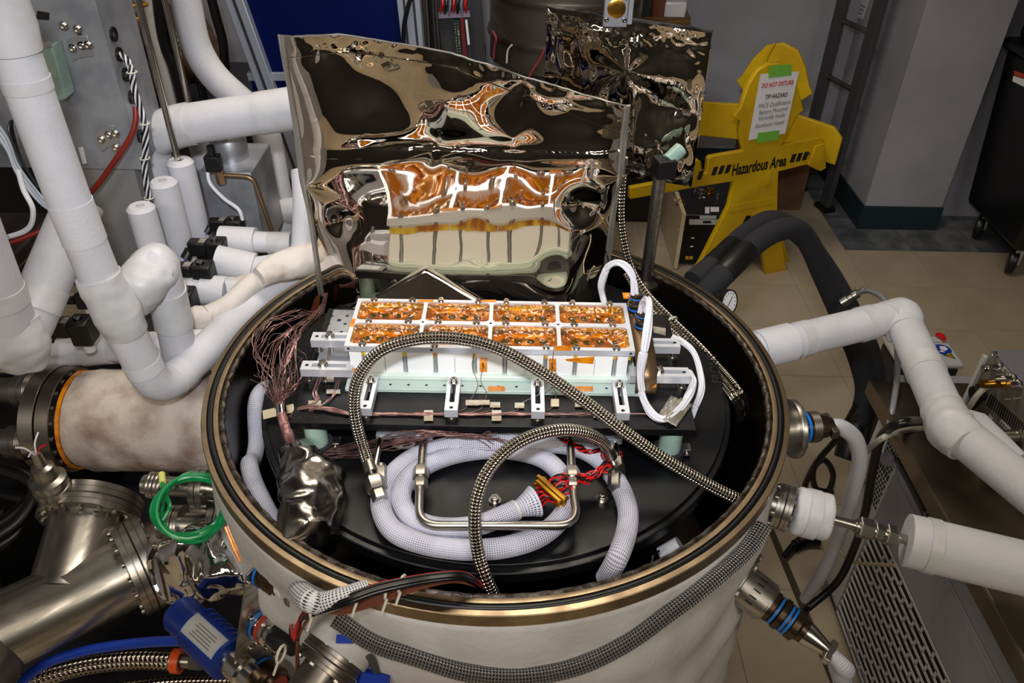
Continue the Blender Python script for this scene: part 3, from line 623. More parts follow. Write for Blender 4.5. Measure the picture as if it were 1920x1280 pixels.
# ------------------------------------------------------------------ thin sensor wires
def strand(t, path, r=.0006, jit=.0, seed=0, per=8, mt=wir):
    part('strand', MB().tube([p+V((noise.noise((i*.17, seed*1.37, .5)), noise.noise((i*.17, seed*1.37, 4.5)), noise.noise((i*.17, seed*1.37, 8.5))))*jit for i, p in enumerate(spl(path, per))], r, 5), mt, t)
harn = thing('sensor_harness', 'pinkish thin sensor wires lying along the front of the breadboard', 'wires', atz(800, 777, ZB))
for k in range(14):
    o = (k % 7-3)*.0011; zz = ZB+.0012+.0011*(k//7)
    p0 = [atz(530, 800, .95), atz(541, 782, .975), atz(560, 768-2*(k % 3), .996), atz(590, 764+3*math.sin(k*2.1), zz+.003), atz(625, 768+4*math.sin(k*1.3), zz+.003)]
    p0 += [atz(x, 776+2.2*math.sin(x*.06+k*1.9), zz+.002*abs(math.sin(x*.03+k))) for x in ((660, 700, 740, 780, 800, 840, 880, 920, 930, 970, 1010, 1050, 1090, 1120, 1170, 1215)[:8+k % 9])]
    strand(harn, p0, .0008, .0012, k)
for k in range(10):   # strands up to the left clamps
    o = math.sin(k*2.7)*.003
    if k < 5: pth = [atz(545, 780, .98), atz(580, 760, ZB+.003), atz(594, 750, ZB+.003), atz(591, 735, ZB+.004), aty(602, 705, -.10), aty(607, 692, -.085)]
    else: pth = [atz(545, 782, .98), atz(590, 766, ZB+.003), atz(615, 752, ZB+.003), atz(628, 736, ZB+.003), atz(634, 715, ZB+.003)] if k < 8 else [aty(612, 678, -.06), aty(618, 660, -.03), aty(620, 650, -.02)]
    strand(harn, [p+V((o, o*.5, abs(o)*.4)) for p in pth], .0008, .0015, 20+k)
for i, (sx, sy, tx, ty) in enumerate(((906, 690, 905, 755), (1036, 690, 1040, 753), (1040, 640, 975, 757), (890, 660, 880, 752), (930, 731, 928, 756), (985, 722, 972, 757))):
    strand(harn, [aty(sx, sy, by0-.002), aty(sx-4, lerp(sy, ty, .35), -.10), aty(sx+5, lerp(sy, ty, .7), -.119), atz(tx, ty, ZB+.001), atz(tx-5, ty+12, ZB+.001), atz(tx-30, 774, ZB+.002)], .0006, .002, 40+i, mt=mat('brown_sensor_wire', (.45, .34, .28), .4))
fan = thing('wire_fan', 'loose pinkish wires fanning up from a foil band at the left of the breadboard', 'wires', atz(525, 775, ZD+.01))
tb = aty(526, 778, -.165); td = aty(524, 757, -.15)
ends = [(500+10*k, 660+17*math.sin(k*1.7), -.02+.01*(k % 3)) for k in range(9)]
for k in range(44):
    a = -1+2*k/43+random.uniform(-.1, .1); u = random.random(); l = 1-.35*abs(a)-.25*random.random()
    f0 = td+V((a*.005, .002*math.sin(k*2.2), 0)); f1 = aty(524+a*16, 738+4*abs(a), -.138+.008*math.sin(k)); f2 = aty(522+a*58*l+6*u, 755-62*l, -.10+.035*math.sin(k*1.9)); 
    pth = [tb, f0, f1, f2]
    if k % 3 == 0: pth += [aty(500+52*(a*.5+.5)+10*u, 655-25*u, -.04+.05*u), aty(535+40*u, 622-18*u, .02+.03*u), aty(578+10*u, 600-10*u, .08), aty(606, 580-8*u, .15)]
    elif k % 3 == 1: pth += [f2+(f2-f1)*.35+V((.012*a, 0, .004))]
    strand(fan, pth, .00058, .006, 60+k)
for k in range(15):
    u = k/14
    strand(fan, [aty(528+16*u, 700-26*u, -.09+.02*u), aty(536+18*u, 664-20*u, -.04), aty(548+20*u, 640-22*u, .0), aty(575+10*u, 612-12*u, .07), aty(604, 586-12*u, .14), aty(611, 550, .215)], .00058, .006, 120+k)
for k in range(8):
    u = k/7
    strand(fan, [aty(520-30*u, 706-10*u, -.09), aty(484-10*u, 676-40*u, -.05), aty(492+10*u, 640-40*u, -.0), aty(530+20*u, 606-22*u, .05), aty(575+10*u, 592-10*u, .10), aty(606, 582, .15)], .00055, .010, 170+k)
for k in range(4):
    c_ = aty(520+12*k, 640+22*k, -.03); strand(fan, [c_+V((.03*math.cos(a*.7+k), .012*math.sin(a), .035*math.sin(a*.7+k))) for a in range(7+k)], .0007, .006, 150+k)
part('foil_band', MB().tube([aty(526, 757, -.153), aty(529, 779, -.163)], [.0075, .0082], 14), mlic, fan, 'silver foil band')
part('trunk', MB().tube(spl([aty(527, 776, -.164), aty(534, 795, -.178), aty(540, 812, -.19), atz(549, 838, .94)], 6), [.007, .008, .0085, .0075], 12), mat('wire_trunk', (.50, .32, .31), .4, .4, col2=(.68, .52, .50), vs=160, st=(1, 1, .15), bump=.6, bs=300), fan)
solo('tape_square', MB().prism([atz(x, y, ZD+.012) for x, y in ((494, 786), (492, 770), (550, 757), (553, 772))], (0, 0, .0006)), maskt, 'beige tape strip under the foil banded wires', 'tape')
low = thing('loose_wires', 'thin pinkish wires sagging below the front edge of the breadboard', 'wires', atz(700, 840, ZD+.01))
for k in range(16):
    u = k/15; strand(low, [atz(580+20*u, 845+14*u, ZD+.008), atz(630, 838+20*u, ZD+.012), atz(690, 826+28*u, ZD+.02), aty(745, 815+24*u, -.20), aty(800+30*u, 808+12*u, -.195), aty(870+20*u, 820-6*u, -.195), aty(920+50*u*(k % 2), 812+24*u, -.2)], .00055, .007, 200+k)
for q in ((612, 638, 730, 738), (578, 602, 751, 760), (795, 812, 769, 789), (922, 940, 769, 789), (873, 898, 750, 760), (898, 918, 750, 759), (919, 938, 754, 764), (965, 983, 755, 765), (1033, 1048, 748, 762), (1078, 1100, 753, 763), (1113, 1130, 770, 783), (606, 626, 706, 716), (601, 625, 676, 684)):
    x0_, x1_, y0_, y1_ = q
    o = solo('tape_tab', MB().prism([atz(x, y, ZB+.0032) for x, y in ((x0_, y1_), (x1_, y1_), (x1_, y0_), (x0_, y0_))], (0, 0, .0005)), tapem if q[0] not in (1033,) else maskt)
    o['category'] = 'tape'; o['group'] = 'tape tabs holding the sensor wires'
    o['label'] = {612: 'silver tape tab left of the green ledge, in front of the left clamps', 578: 'silver tape tab at the far left of the breadboard front', 795: 'upright pale tape tab between the first and second front clamps', 922: 'upright pale tape tab midway between the second and third front clamps', 873: 'left tab of the three silver tape tabs touching each other', 898: 'middle tab of the three silver tape tabs touching each other', 919: 'right tab of the three silver tape tabs touching each other', 965: 'silver tape tab just left of the third front clamp', 1033: 'beige tape tab just right of the third front clamp', 1078: 'silver tape tab behind the hose between the third and last front clamps', 1113: 'silver tape tab beside the last front clamp, half under the hose', 606: 'silver tape tab below the front left clamp beside the green block', 601: 'silver tape tab between the two left clamps'}[x0_]
# ------------------------------------------------------------------ foil sleeve over the harness, lower left
fs_ = spl([atz(549, 838, .948), atz(566, 868, .953), atz(582, 905, .952), atz(584, 945, .945), atz(582, 985, .935), atz(578, 1020, .90)], 14)
mb = MB(); mb.tube(fs_, [.012, .034, .044, .046, .044, .034], 48)
mb.v = [p+V((noise.noise(p*26), noise.noise(p*26+V((5, 0, 0))), noise.noise(p*26+V((0, 5, 0)))))*.012+V((noise.noise(p*70), noise.noise(p*70+V((5, 0, 0))), noise.noise(p*70+V((0, 5, 0)))))*.004 for p in mb.v]
fh = thing('foil_wrap', 'crumpled silver film wrap over the wires at the front left of the disc', 'foil', fs_[0])
part('film', mb, mlid, fh, smooth=50)
fl = [atz(575, 865, .985), atz(634, 902, .955), atz(612, 985, .945), atz(588, 950, .98)]
solid(part('film_flap', MB().grid(lambda u, v: lerp(lerp(fl[0], fl[1], u), lerp(fl[3], fl[2], u), v)+V((0, 0, .012*noise.noise((u*3, v*4, 7))+.004*noise.noise((u*9, v*9, 3)))), 40, 40), mlic, fh), .0005)
# ================================================================== SILVER FILM SCREENS
YM = .25
tp = [(522, 72), (545, 70), (630, 63), (720, 76), (800, 86), (850, 94), (930, 121), (985, 147), (1010, 152), (1090, 178), (1180, 207)]
tw = [aty(x, y, YM) for x, y in tp]; txs = [p.x for p in tw]; tzs = [p.z for p in tw]
bl, br = aty(607, 590, YM), aty(1128, 590, YM); zb_ = .928
pin_ = [(aty(x, y, YM), s, A, B, n, ph) for x, y, s, A, B, n, ph in ((820, 278, .06, .012, .004, 3, .4), (962, 258, .04, -.010, .004, 3, 1.2), (985, 150, .05, .012, .006, 5, 0), (572, 350, .05, -.014, .004, 4, .8), (1164, 335, .05, -.014, .003, 4, .3), (592, 95, .03, .010, .003, 3, .2), (1115, 250, .06, .005, .004, 2, 1.9), (690, 215, .09, -.004, .004, 2, 2.2))]
dent = [(aty(x, y, YM), s, A) for x, y, s, A in ((640, 415, .026, .013), (1092, 385, .028, .014), (1040, 500, .03, .004), (700, 160, .06, .016), (850, 185, .055, -.016), (1060, 225, .045, .010))]
zc_ = aty(820, 292, YM).z
ap = aty(800, 488, YM)
def film1(u, v):
    xt = lerp(txs[0], txs[-1], u); zt_ = interp(txs, tzs, xt); xb = lerp(bl.x, br.x, u)
    z = lerp(zb_, zt_, v); x = lerp(xb, xt, v)
    lo = .22+.78*min(1, max(0, (z-zc_+.01)/.03))
    y = YM+(.015*noise.noise((x*4, z*5, 1.3))+.005*noise.noise((x*9, z*10, 4.1)))*lo+.0003*noise.noise((x*22, z*20, 8))
    e = min(1, min(u, 1-u)*7); y += .02*(1-e)**2; q = max(0, 1.185+.012*noise.noise((x*6, 3.3, 0))-z); y -= (.78*min(q, .17)**2+.26*max(0, q-.17))*(.3+.7*e)
    y -= .06*max(0, z-zc_-.01)**1.15*e-.0045*math.exp(-((z-zc_-.014-.022*noise.noise((x*5, 7.7, 0)))/.018)**2)*e*(.5+.5*noise.noise((x*7, 2.2, 0)))
    for p, s, A, B, n, ph in pin_:
        r = math.hypot(x-p.x, z-p.z)/s
        if r < 6: y += (1 if abs(p.x-.0) > .18 or z > zc_+.01 else .35)* math.exp(-r)*(A+B*r*math.cos(n*math.atan2(z-p.z, x-p.x)+ph))
    for p, s, A in dent: y += A*math.exp(-((x-p.x)**2+(z-p.z)**2)/s**2)
    h = ap.z-abs(x-ap.x)*.55-z
    if h > 0: y -= .55*h*(1-math.exp(-h/.012))
    if v > .9: y += .004*noise.noise((x*60, z*60, 2))*(v-.9)*10*(1 if u > .5 else .5)
    return V((x, y, z))
sc = thing('film_screen', 'large mirror-like silver film screen standing behind the battery', 'screen', (0, YM, ZD))
solid(part('film', MB().grid(film1, 190, 170), mli, sc, smooth=85), .0006)
for s, us in (('left', (0, .0)), ('right', (1, .0))):
    for k in range(3):
        q = [film1(us[0], j/14)+V(((.002-.003*k)*(1 if s == 'left' else -1)+.0012*math.sin(j*.9+k*2), .003*k-.003, 0)) for j in range(15)]
        part('edge_fold', MB().tube(spl(q, 4), .0034-.0006*k, 8), mlie, sc)
part('top_hem', MB().tube([film1(j/60, .998)+V((0, -.001, .001*noise.noise((j*.7, 0, 0)))) for j in range(61)], .0016, 6), mlie, sc)
part('seam_line', MB().tube([film1(j/50, interp([0, .5, .62, 1], [.93, .955, .93, .875], j/50))+V((0, -.0015, 0)) for j in range(51)], .0006, 4), mli, sc)
# second, crinkled panel hanging behind at right
qa = [aty(1027, 16, .44), aty(1335, 63, .385), aty(1297, 350, .385), aty(1014, 305, .44)]
def film2(u, v):
    p = lerp(lerp(qa[3], qa[2], u), lerp(qa[0], qa[1], u), v); e = min(1, min(u, 1-u, v, 1-v)*9)
    d = .012*noise.noise((u*2.6, v*2.6, 2))+.004*noise.noise((u*7, v*4, 5))+.0012*noise.noise((u*20, v*7, 6))
    for cu, cv, s_, B, n_, ph in ((.5, .70, .20, .007, 5, .3), (.97, .5, .18, .006, 3, .0), (.30, .35, .2, .006, 3, 1.), (.75, .25, .18, .005, 3, 2.)):
        r = math.hypot(u-cu, v-cv)/s_; d += B*math.exp(-r)*r*math.cos(n_*math.atan2(v-cv, u-cu)+ph)
    d += .014*math.exp(-math.hypot(u-.5, v-.72)/.10)-.010*math.exp(-math.hypot(u-.86, v-.5)/.09)-.008*math.exp(-math.hypot(u-.2, v-.85)/.1)
    if v > .8: d += .006*noise.noise((u*26, v*30, 3))*(v-.8)*5
    return p+V((.15, -1, 0))*d*e
cr = thing('crinkled_panel', 'crinkled silver film wrapped panel hanging behind the screen at right', 'panel', (.22, .42, 1.05))
part('front_film', MB().grid(film2, 130, 110), mli, cr, smooth=85)
bo = V((.004, .024, 0)); mb = MB()
rim = [film2(i/40, 0) for i in range(40)]+[film2(1, i/40) for i in range(40)]+[film2(1-i/40, 1) for i in range(40)]+[film2(0, 1-i/40) for i in range(40)]
n = len(rim); ou = [p+bo*.5+V((.004*noise.noise(p*60), 0, .004*noise.noise(p*60+V((9, 0, 0)))))+(p-(qa[0]+qa[2])/2)*.012 for p in rim]; bk = [p+bo for p in rim]
mb.add(rim+ou+bk, [(k, n+k, n+(k+1) % n, (k+1) % n) for k in range(n)]+[(n+k, 2*n+k, 2*n+(k+1) % n, n+(k+1) % n) for k in range(n)]+[tuple(range(2*n, 3*n))])
part('wrapped_edge', mb, mlic, cr, smooth=50)
pc = aty(1155, 14, .36)
part('hanger_bar', MB().box((pc.x-.020, .352, pc.z-.030), (pc.x+.020, .366, pc.z+.16)), alu, cr, b=.001)
part('hanger_side', MB().box((pc.x+.0205, .354, pc.z-.026), (pc.x+.029, .40, pc.z+.16)), alub, cr, b=.001)
part('brass_disc', MB().lathe([(0, .004), (.004, .004), (.005, .002), (.012, .0022), (.0155, .001), (.0155, 0), (0, 0)], (pc.x, .352, pc.z), (0, -1, 0), 32), brass, cr, 'round brass disc')
for dx in (-.015, .015):
    for dz in (-.018, .018): inst('cap_screw', SCREW, cr, (pc.x+dx, .352, pc.z+dz), (0, -1, 0), .0032)
# pole with clamp
pa, pb_ = aty(1211, 540, .315), aty(1236, 325, .315); px_ = (pa.x+pb_.x)/2
pole = thing('support_pole', 'upright steel pole with a black clamp at the right of the film screen', 'pole', (px_, .315, ZD))
part('pole', MB().cyl((px_, .315, ZD), (px_, .315, aty(1238, 300, .315).z), .0122, 24), steel, pole)
part('foot', MB().lathe([(0, ZD), (.026, ZD), (.026, ZD+.008), (.016, ZD+.012), (0, ZD+.012)], (px_, .315, 0), n=28), steeld, pole)
cz = aty(1238, 310, .315).z
part('clamp_block', MB().obox((px_+.004, .308, cz), (.017, .004, 0), (-.004, .017, 0), (0, 0, .017)), blk, pole, b=.001)
inst('clamp_hole', HOLE, pole, (px_+.002, .2905, cz-.004), (0, -1, 0), .006)
part('cross_rod', MB().tube([V((px_+.010, .312, cz+.010)), V((px_+.034, .330, cz+.026))], .0135, 20), g10, pole, 'pale green rod end')
solo('wire_cable', MB().tube(spl(P((1137, 470, .262), (1141, 500, .255), (1136, 530, .24), (1140, 560, .22)), 6), .0016, 6), blkw, 'black thread hanging at the right edge of the film screen', 'cable')
# ================================================================== LEFT: INSULATED PIPING
def pipe(label, paths, cat='pipe', name='insulated_pipe', bands=(), mt=foam, group=None):
    """paths: list of (points, radius, fillet); bands: (path index, t0, t1, factor, material)"""
    t = thing(name, label, cat, paths[0][0][0], group); rs = []
    for pts, r, fl_ in paths:
        q = fillet(pts, fl_, 8) if fl_ else [V(p) for p in pts]; rs.append((q, r)); part('foam_tube', MB().tube(q, r, 28), mt, t)
    for i, t0, t1, f_, m_ in bands:
        q, r = rs[i]; L = [0]
        for a, b in zip(q, q[1:]): L.append(L[-1]+(b-a).length)
        def at(s):
            s = s*L[-1]
            for k in range(len(q)-1):
                if s <= L[k+1] or k == len(q)-2: return lerp(q[k], q[k+1], (s-L[k])/(L[k+1]-L[k]))
        n = max(3, int((t1-t0)*L[-1]/.012)); pp = [at(lerp(t0, t1, k/n)) for k in range(n+1)]
        part('tape_band', MB().tube(pp, (r if not isinstance(r, list) else r[0])*f_+.0008, 28), m_, t)
    return t
def wrapblob(parent, pts, rr, amp, sc_, mt, name='tape_wrap', n=36):
    mb = MB(); mb.tube(spl(pts, 12), rr, n)
    mb.v = [p+V((noise.noise(p*sc_), noise.noise(p*sc_+V((5, 0, 0))), noise.noise(p*sc_+V((0, 5, 0)))))*amp+V((noise.noise(p*sc_*3), noise.noise(p*sc_*3+V((5, 0, 0))), noise.noise(p*sc_*3+V((0, 5, 0)))))*amp*.3 for p in mb.v]
    return part(name, mb, mt, parent, smooth=50)
w1 = atz(297, 738, .89); WL = ((-14, -20), (12, 50), (71, 216), (128, 372), (184, 514), (250, 650)); w1l = [aty(x, y, w1.y) for x, y in WL]
wdl = [atz(x, y, .90) for x, y in ((392, 650), (434, 608), (473, 572), (524, 533), (588, 500))]
t = pipe('tall white foam pipe at far left with an elbow running along the vessel rim', [([w1l[0]]+w1l[1:]+[w1]+wdl, .0305, .05)], bands=((0, .10, .115, 1.02, wrap), (0, .265, .325, 1.012, foamw), (0, .535, .555, 1.01, foamw), (0, .62, .645, 1.01, foamw)))
wq = lambda y: aty(interp([p[1] for p in WL], [p[0] for p in WL], y), y, w1.y)
wrapblob(t, [wq(515), wq(550), wq(585), wq(622)], [.033, .036, .038, .0345], .004, 22, wrap)
part('tape_collar', MB().tube([wq(96), wq(50), wq(-18)], [.0335, .037, .036], 30), wrap, t)
t = pipe('white foam pipe arching from the tape wrapped tee and dropping behind it', [([aty(232, 584, .03), aty(262, 548, .04), aty(296, 478, .08), aty(316, 560, .09), aty(350, 730, .09)], .030, .05)], bands=((0, .42, .62, 1.06, wrap),))
wrapblob(t, [aty(240, 572, .03), aty(264, 538, .045), aty(288, 502, .075), aty(304, 514, .085)], [.033, .040, .040, .033], .007, 24, wrap)
pipe('white foam pipe forming a V at the left edge of the picture', [([aty(-70, 380, .02), aty(36, 650, .02), aty(150, 380, .22)], .040, .05)], bands=((0, .30, .36, 1.02, wrap), (0, .60, .68, 1.02, wrap)))
tv = thing('tape_cuff', 'baggy white tape cuff on the V bend at left edge', 'tape', aty(40, 650, .02))
wrapblob(tv, [aty(18, 600, .02), aty(38, 650, .018), aty(45, 672, .02)], [.041, .047, .042], .010, 18, wrap)
pipe('low horizontal white foam pipe under the left pipes', [([aty(60, 668, .18), aty(215, 652, .18), aty(420, 640, .18)], .028, 0)], bands=((0, .28, .42, 1.08, wrap),))
pipe('thick white foam pipe crossing behind the silver film screen to the aluminium box', [([aty(600, 196, .52), aty(330, 236, .52), aty(272, 262, .52), aty(296, 330, .52)], .041, .07)], bands=((0, .0, .28, 1.03, wrap), (0, .60, .78, 1.04, wrap)))
pipe('curved white foam pipe coming down from the ceiling beside the blue partition', [([aty(336, -60, .95), aty(372, 120, .95), aty(482, 216, .92), aty(500, 250, .90), aty(528, 400, .86)], .036, .16)])
pipe('short white foam tee pipe behind the left edge of the film screen', [([aty(484, 402, .74), aty(600, 388, .74)], .030, 0), ([aty(530, 400, .74), aty(540, 470, .74)], .024, 0)], bands=((0, .45, .75, 1.05, wrap),))
for l, a, b_, Y, r in (('upright white foam tube with a steel rod in its open top', (330, 299), (380, 450), .46, 25), ('upright white foam tube with a rounded top left of the rod', (300, 338), (350, 495), .40, 26), ('upright white foam tube in front of the aluminium upright', (258, 385), (300, 500), .30, 26), ('upright white foam tube just below the crossing pipe', (366, 240), (400, 360), .72, 22)):
    p, q = aty(*a, Y), aty(*b_, Y); p.x = q.x = (p.x+q.x)/2; q.z = 0. if Y > .7 else q.z; rr = rp_ = r*dep(p)/F
    part_t = thing('foam_tube', l, 'pipe', q); part('tube', MB().lathe([(0, 0), (rr, 0), (rr, (p-q).length-.006), (rr-.006, (p-q).length), (rr*.3, (p-q).length), (rr*.3, (p-q).length-.01), (0, (p-q).length-.01)], q, p-q, 28), foam, part_t)
for l, a, b_, Y in (('left slim steel rod rising behind the aluminium box', (258, 0), (334, 300), .46), ('right slim steel rod rising behind the aluminium box', (307, 0), (358, 205), .60)):
    p, q = aty(*a, Y), aty(*b_, Y); x = (p.x+q.x)/2; solo('steel_rod', MB().cyl((x, Y, q.z-.03), (x, Y, 2.2), .0065, 14), chrome, l, 'rod', 'slim rods behind the box')
# branch lines gathering at the vessel edge
def branch(label, segs, mts, fl_=.02, cat='pipe'):
    t = thing('branch_pipe', label, cat, segs[0][0][0])
    for k, ((pts, r), m_) in enumerate(zip(segs, mts)): part('foam_tube', MB().tube(fillet(pts, fl_, 5) if len(pts) > 2 else pts, r, 26), m_, t)
    return t
R_ = lambda p, px: px*dep(p)/F
p = aty(430, 450, .42)
branch('short fat foam sleeve with a thin green seam and a taped stub', [(P((414, 449, .42), (480, 452, .42)), R_(p, 26)), (P((478, 453, .42), (520, 455, .42)), R_(p, 20)), (P((505, 456, .42), (548, 456, .42)), R_(p, 22))], (foamw, foamw, wrap))
p = aty(440, 500, .34)
branch('tilted fat foam sleeve on a pipe that joins the upright behind the film', [(P((406, 488, .34), (476, 503, .34)), R_(p, 29)), (P((470, 502, .34), (520, 496, .34), (566, 478, .36), (570, 380, .40), (566, 320, .44)), R_(p, 20))], (foamw, foamw), .05)
p = aty(400, 545, .26)
branch('stained foam branch pipe with a stepped collar nearest the vessel rim top', [(P((340, 536, .26), (412, 545, .26)), R_(p, 23)), (P((380, 542, .26), (425, 546, .26)), R_(p, 28)), (P((420, 545, .26), (440, 543, .27)), R_(p, 25)), (P((435, 541, .27), (520, 516, .32), (600, 490, .40)), R_(p, 19))], (foamw, foamw, wrap, dirty))
p = aty(380, 600, .18)
branch('stained foam branch pipe lying along the vessel rim', [(P((355, 596, .18), (405, 598, .18)), R_(p, 24)), (P((390, 592, .18), (430, 574, .21), (468, 532, .27), (540, 500, .33), (602, 476, .38)), R_(p, 20))], (dirty, dirty), .06)
pipe('low white foam stub pipe beneath the stained branch', [([aty(345, 640, .14), aty(440, 632, .16)], .022, 0)])
tp_ = thing('tape_patch', 'wrinkled stained tape sheet over the gathered pipes beside the screen', 'tape', aty(530, 495, .30))
wrapblob(tp_, [aty(485, 520, .27), aty(530, 500, .31), aty(590, 480, .36)], [.020, .030, .034], .006, 25, dirty)
# solenoid valves
def solenoid(label, x0, y0, x1, y1, Y, plug=True):
    c = aty((x0+x1)/2, (y0+y1)/2, Y); s = dep(c)/F; w_, h = (x1-x0)*s, (y1-y0)*s
    t = thing('solenoid_valve', label, 'valve', c-V((0, 0, h*.6)), 'black solenoid coils on the foam pipes')
    part('coil', MB().box((c.x+w_*.0, c.y-h*.35, c.z-h*.62), (c.x+w_*.5, c.y+h*.4, c.z+h*.38)), blk, t, b=.004)
    part('plug', MB().box((c.x-w_*.5, c.y-h*.3, c.z-h*.30), (c.x+w_*.0, c.y+h*.25, c.z+h*.36)), blk, t, b=.004)
    part('cable_gland', MB().cyl((c.x-w_*.5, c.y-h*.02, c.z-.005), (c.x-w_*.62, c.y-h*.3, c.z-h*.4), h*.22, 14), blk, t)
    inst('screw', SCREWD, t, (c.x+w_*.22, c.y, c.z+h*.38), (0, 0, 1), .0055)
    part('name_tag', MB().box((c.x-w_*.18, c.y-h*.25, c.z+h*.365), (c.x+.0, c.y+h*.1, c.z+h*.39)), tapem, t)
    part('stem', MB().cyl((c.x+w_*.25, c.y, c.z-h*1.0), (c.x+w_*.25, c.y, c.z-h*.6), h*.22, 14), foamw, t)
    for k in range(3): part('lead', MB().tube(spl([V((c.x-w_*.6, c.y-h*.3, c.z-h*.4)), V((c.x-w_*(.8+.1*k), c.y-h*.4, c.z-h*(.8+.1*k))), V((c.x-w_*(1.0+.2*k), c.y, c.z-h*1.3))], 6), .0022, 6), (blue2, wht, redw)[k], t)
    return t
solenoid('black solenoid coil highest up, beside the aluminium valve box', 394, 404, 456, 438, .46)
solenoid('black solenoid coil just above the tilted fat foam sleeve', 356, 442, 424, 486, .38)
solenoid('black solenoid coil nearest the wrapped elbow, above the stained branch', 325, 486, 400, 530, .27)
solenoid('black solenoid coil half hidden behind the arching pipe', 320, 535, 366, 584, .20)
solenoid('black solenoid coil behind the tall pipe, above the low pipe', 98, 588, 172, 640, .12)
solenoid('black solenoid coil in shadow between the V pipe and the tall pipe', 112, 545, 175, 575, .26)
# aluminium valve box with a can on top
vb = thing('valve_box', 'aluminium valve box with a round can and brass elbow among the foam pipes', 'box', aty(430, 430, .52))
a, b_ = aty(372, 322, .52), aty(470, 322, .52); z0 = aty(440, 440, .52).z
part('housing', MB().box((a.x, .52, z0-.05), (b_.x, .68, a.z)), alub, vb, b=.003)
cc = aty(437, 312, .60); r_ = 33*dep(cc)/F; part('can', MB().lathe([(0, 0), (r_, 0), (r_, .052), (r_*.92, .056), (r_*.85, .05), (0, .05)], (cc.x, .60, a.z), n=36), alu, vb)
for k in range(6): inst('screw', SCREWD, vb, V((cc.x+r_*.9*math.cos(k), .60+r_*.9*math.sin(k), a.z+.054)), sc=.003)
sp_ = aty(403, 310, .50); part('sensor_body', MB().box((sp_.x-.016, .485, sp_.z-.010), (sp_.x+.014, .51, sp_.z+.024)), blk, vb, b=.002)
part('sensor_tip', MB().cyl((sp_.x, .497, sp_.z+.024), (sp_.x, .497, sp_.z+.045), .008, 14), blk, vb)
part('elbow', MB().lathe([(0, -.03), (.010, -.03), (.011, -.015), (.009, 0), (0, 0)], (sp_.x+.008, .497, sp_.z-.008), n=6), bronze, vb, smooth=20)
part('bent_tube', MB().tube(fillet(P((420, 328, .50), (474, 331, .50), (512, 440, .50)), .02, 6), .0048, 12), bronze, vb)
solo('clear_tube', MB().tube(spl(P((389, 322, .49), (395, 345, .48), (420, 372, .47), (447, 392, .46), (455, 412, .46)), 8), .0042, 10), wht, 'thin whitish tube curving down the front of the valve box', 'tube')
# ------------------------------------------------------------------ aluminium control enclosure at left
en = thing('control_enclosure', 'tall scratched aluminium enclosure behind the left foam pipe', 'enclosure', aty(240, 318, .40))
e1 = aty(182, 0, .40).x; e2 = aty(263, 318, .40).x; ex1 = (e1+e2)/2; ez0 = aty(240, 318, .40).z
part('front_plate', MB().box((ex1-.30, .40, ez0), (ex1, .404, 2.1)), alub, en, b=.001)
part('side_plate', MB().box((ex1-.004, .4045, ez0+.01), (ex1, .54, 2.1)), alub, en)
part('back_shell', MB().box((ex1-.30, .405, ez0+.012), (ex1-.0045, .54, 2.1)), alub, en)
part('left_flange', MB().box((ex1-.16, .375, .55), (ex1-.155, .40, 2.1)), alub, en)
part('upright_channel', MB().box((ex1-.145, .406, .312), (ex1-.02, .50, ez0)), mat('channel_metal', (.56, .56, .56), .45, .3), en)  # channel in one even mid-grey metal
part('channel_lip', MB().box((ex1-.155, .36, .312), (ex1-.150, .41, ez0+.4)), alub, en)
def Fx(x, y, o=0): return aty(x, y, .40-o)
part('black_patch', MB().prism([Fx(68, 36), Fx(92, 38), Fx(93, 24), Fx(70, 20)], (0, -.0008, 0)), ink, en)
for pts in (((125, 75), (150, 65), (165, 67), (176, 105), (150, 108), (137, 115)), ((178, 250), (191, 236), (215, 234), (225, 272), (204, 275), (191, 284))):
    part('angle_bracket', MB().prism([Fx(*p, .001) for p in pts][::-1], (0, -.003, 0)), alu, en, b=.0006)
gb = [Fx(84, 84), Fx(115, 72), Fx(142, 172), Fx(118, 182)]
part('green_block', MB().prism([p+V((0, -.0015, 0)) for p in gb], (0, -.035, 0)), g10, en, 'pale green insulating block', b=.003)
part('block_strap', MB().prism([Fx(76, 82)+V((0, -.037, 0)), Fx(118, 76)+V((0, -.037, 0)), Fx(112, 66)+V((0, -.037, 0)), Fx(80, 70)+V((0, -.037, 0))], (0, -.002, 0)), alu, en)
for x, y in ((119, 49), (145, 55), (136, 91), (153, 86), (165, 85), (190, 262), (204, 253), (216, 251), (217, 277)): inst('screw', SCREW, en, Fx(x, y, .004), (0, -1, 0), .0055)
for x, y in ((149, 64), (214, 270)): inst('drilled_hole', HOLE, en, Fx(x, y, .0005), (0, -1, 0), .004)
for x, y in ((211, 64), (222, 102), (234, 140), (246, 182), (262, 255)):
    p_ = atx(x, y, ex1); part('grommet', MB().lathe([(.007, 0), (.013, 0), (.013, .004), (.007, .004)], p_, (1, 0, 0), 18, closed=True), blk, en)
part('sticker', MB().prism([aty(*p, .3745) for p in ((147, 276), (156, 275), (163, 306), (155, 307))][::-1], (0, -.0006, 0)), paper, en)
tw_ = thing('twisted_cable', 'twisted black and white wires tied down the side of the enclosure', 'cable', atx(224, 102, ex1))
path = [atx(224, 102, ex1)]+P((238, 112, .40), (247, 135, .39), (251, 165, .385), (262, 200, .38), (272, 235, .375), (273, 270, .37), (271, 310, .37), (275, 350, .37), (279, 378, .37), (262, 388, .36), (245, 402, .34))
pp = spl(path, 9)
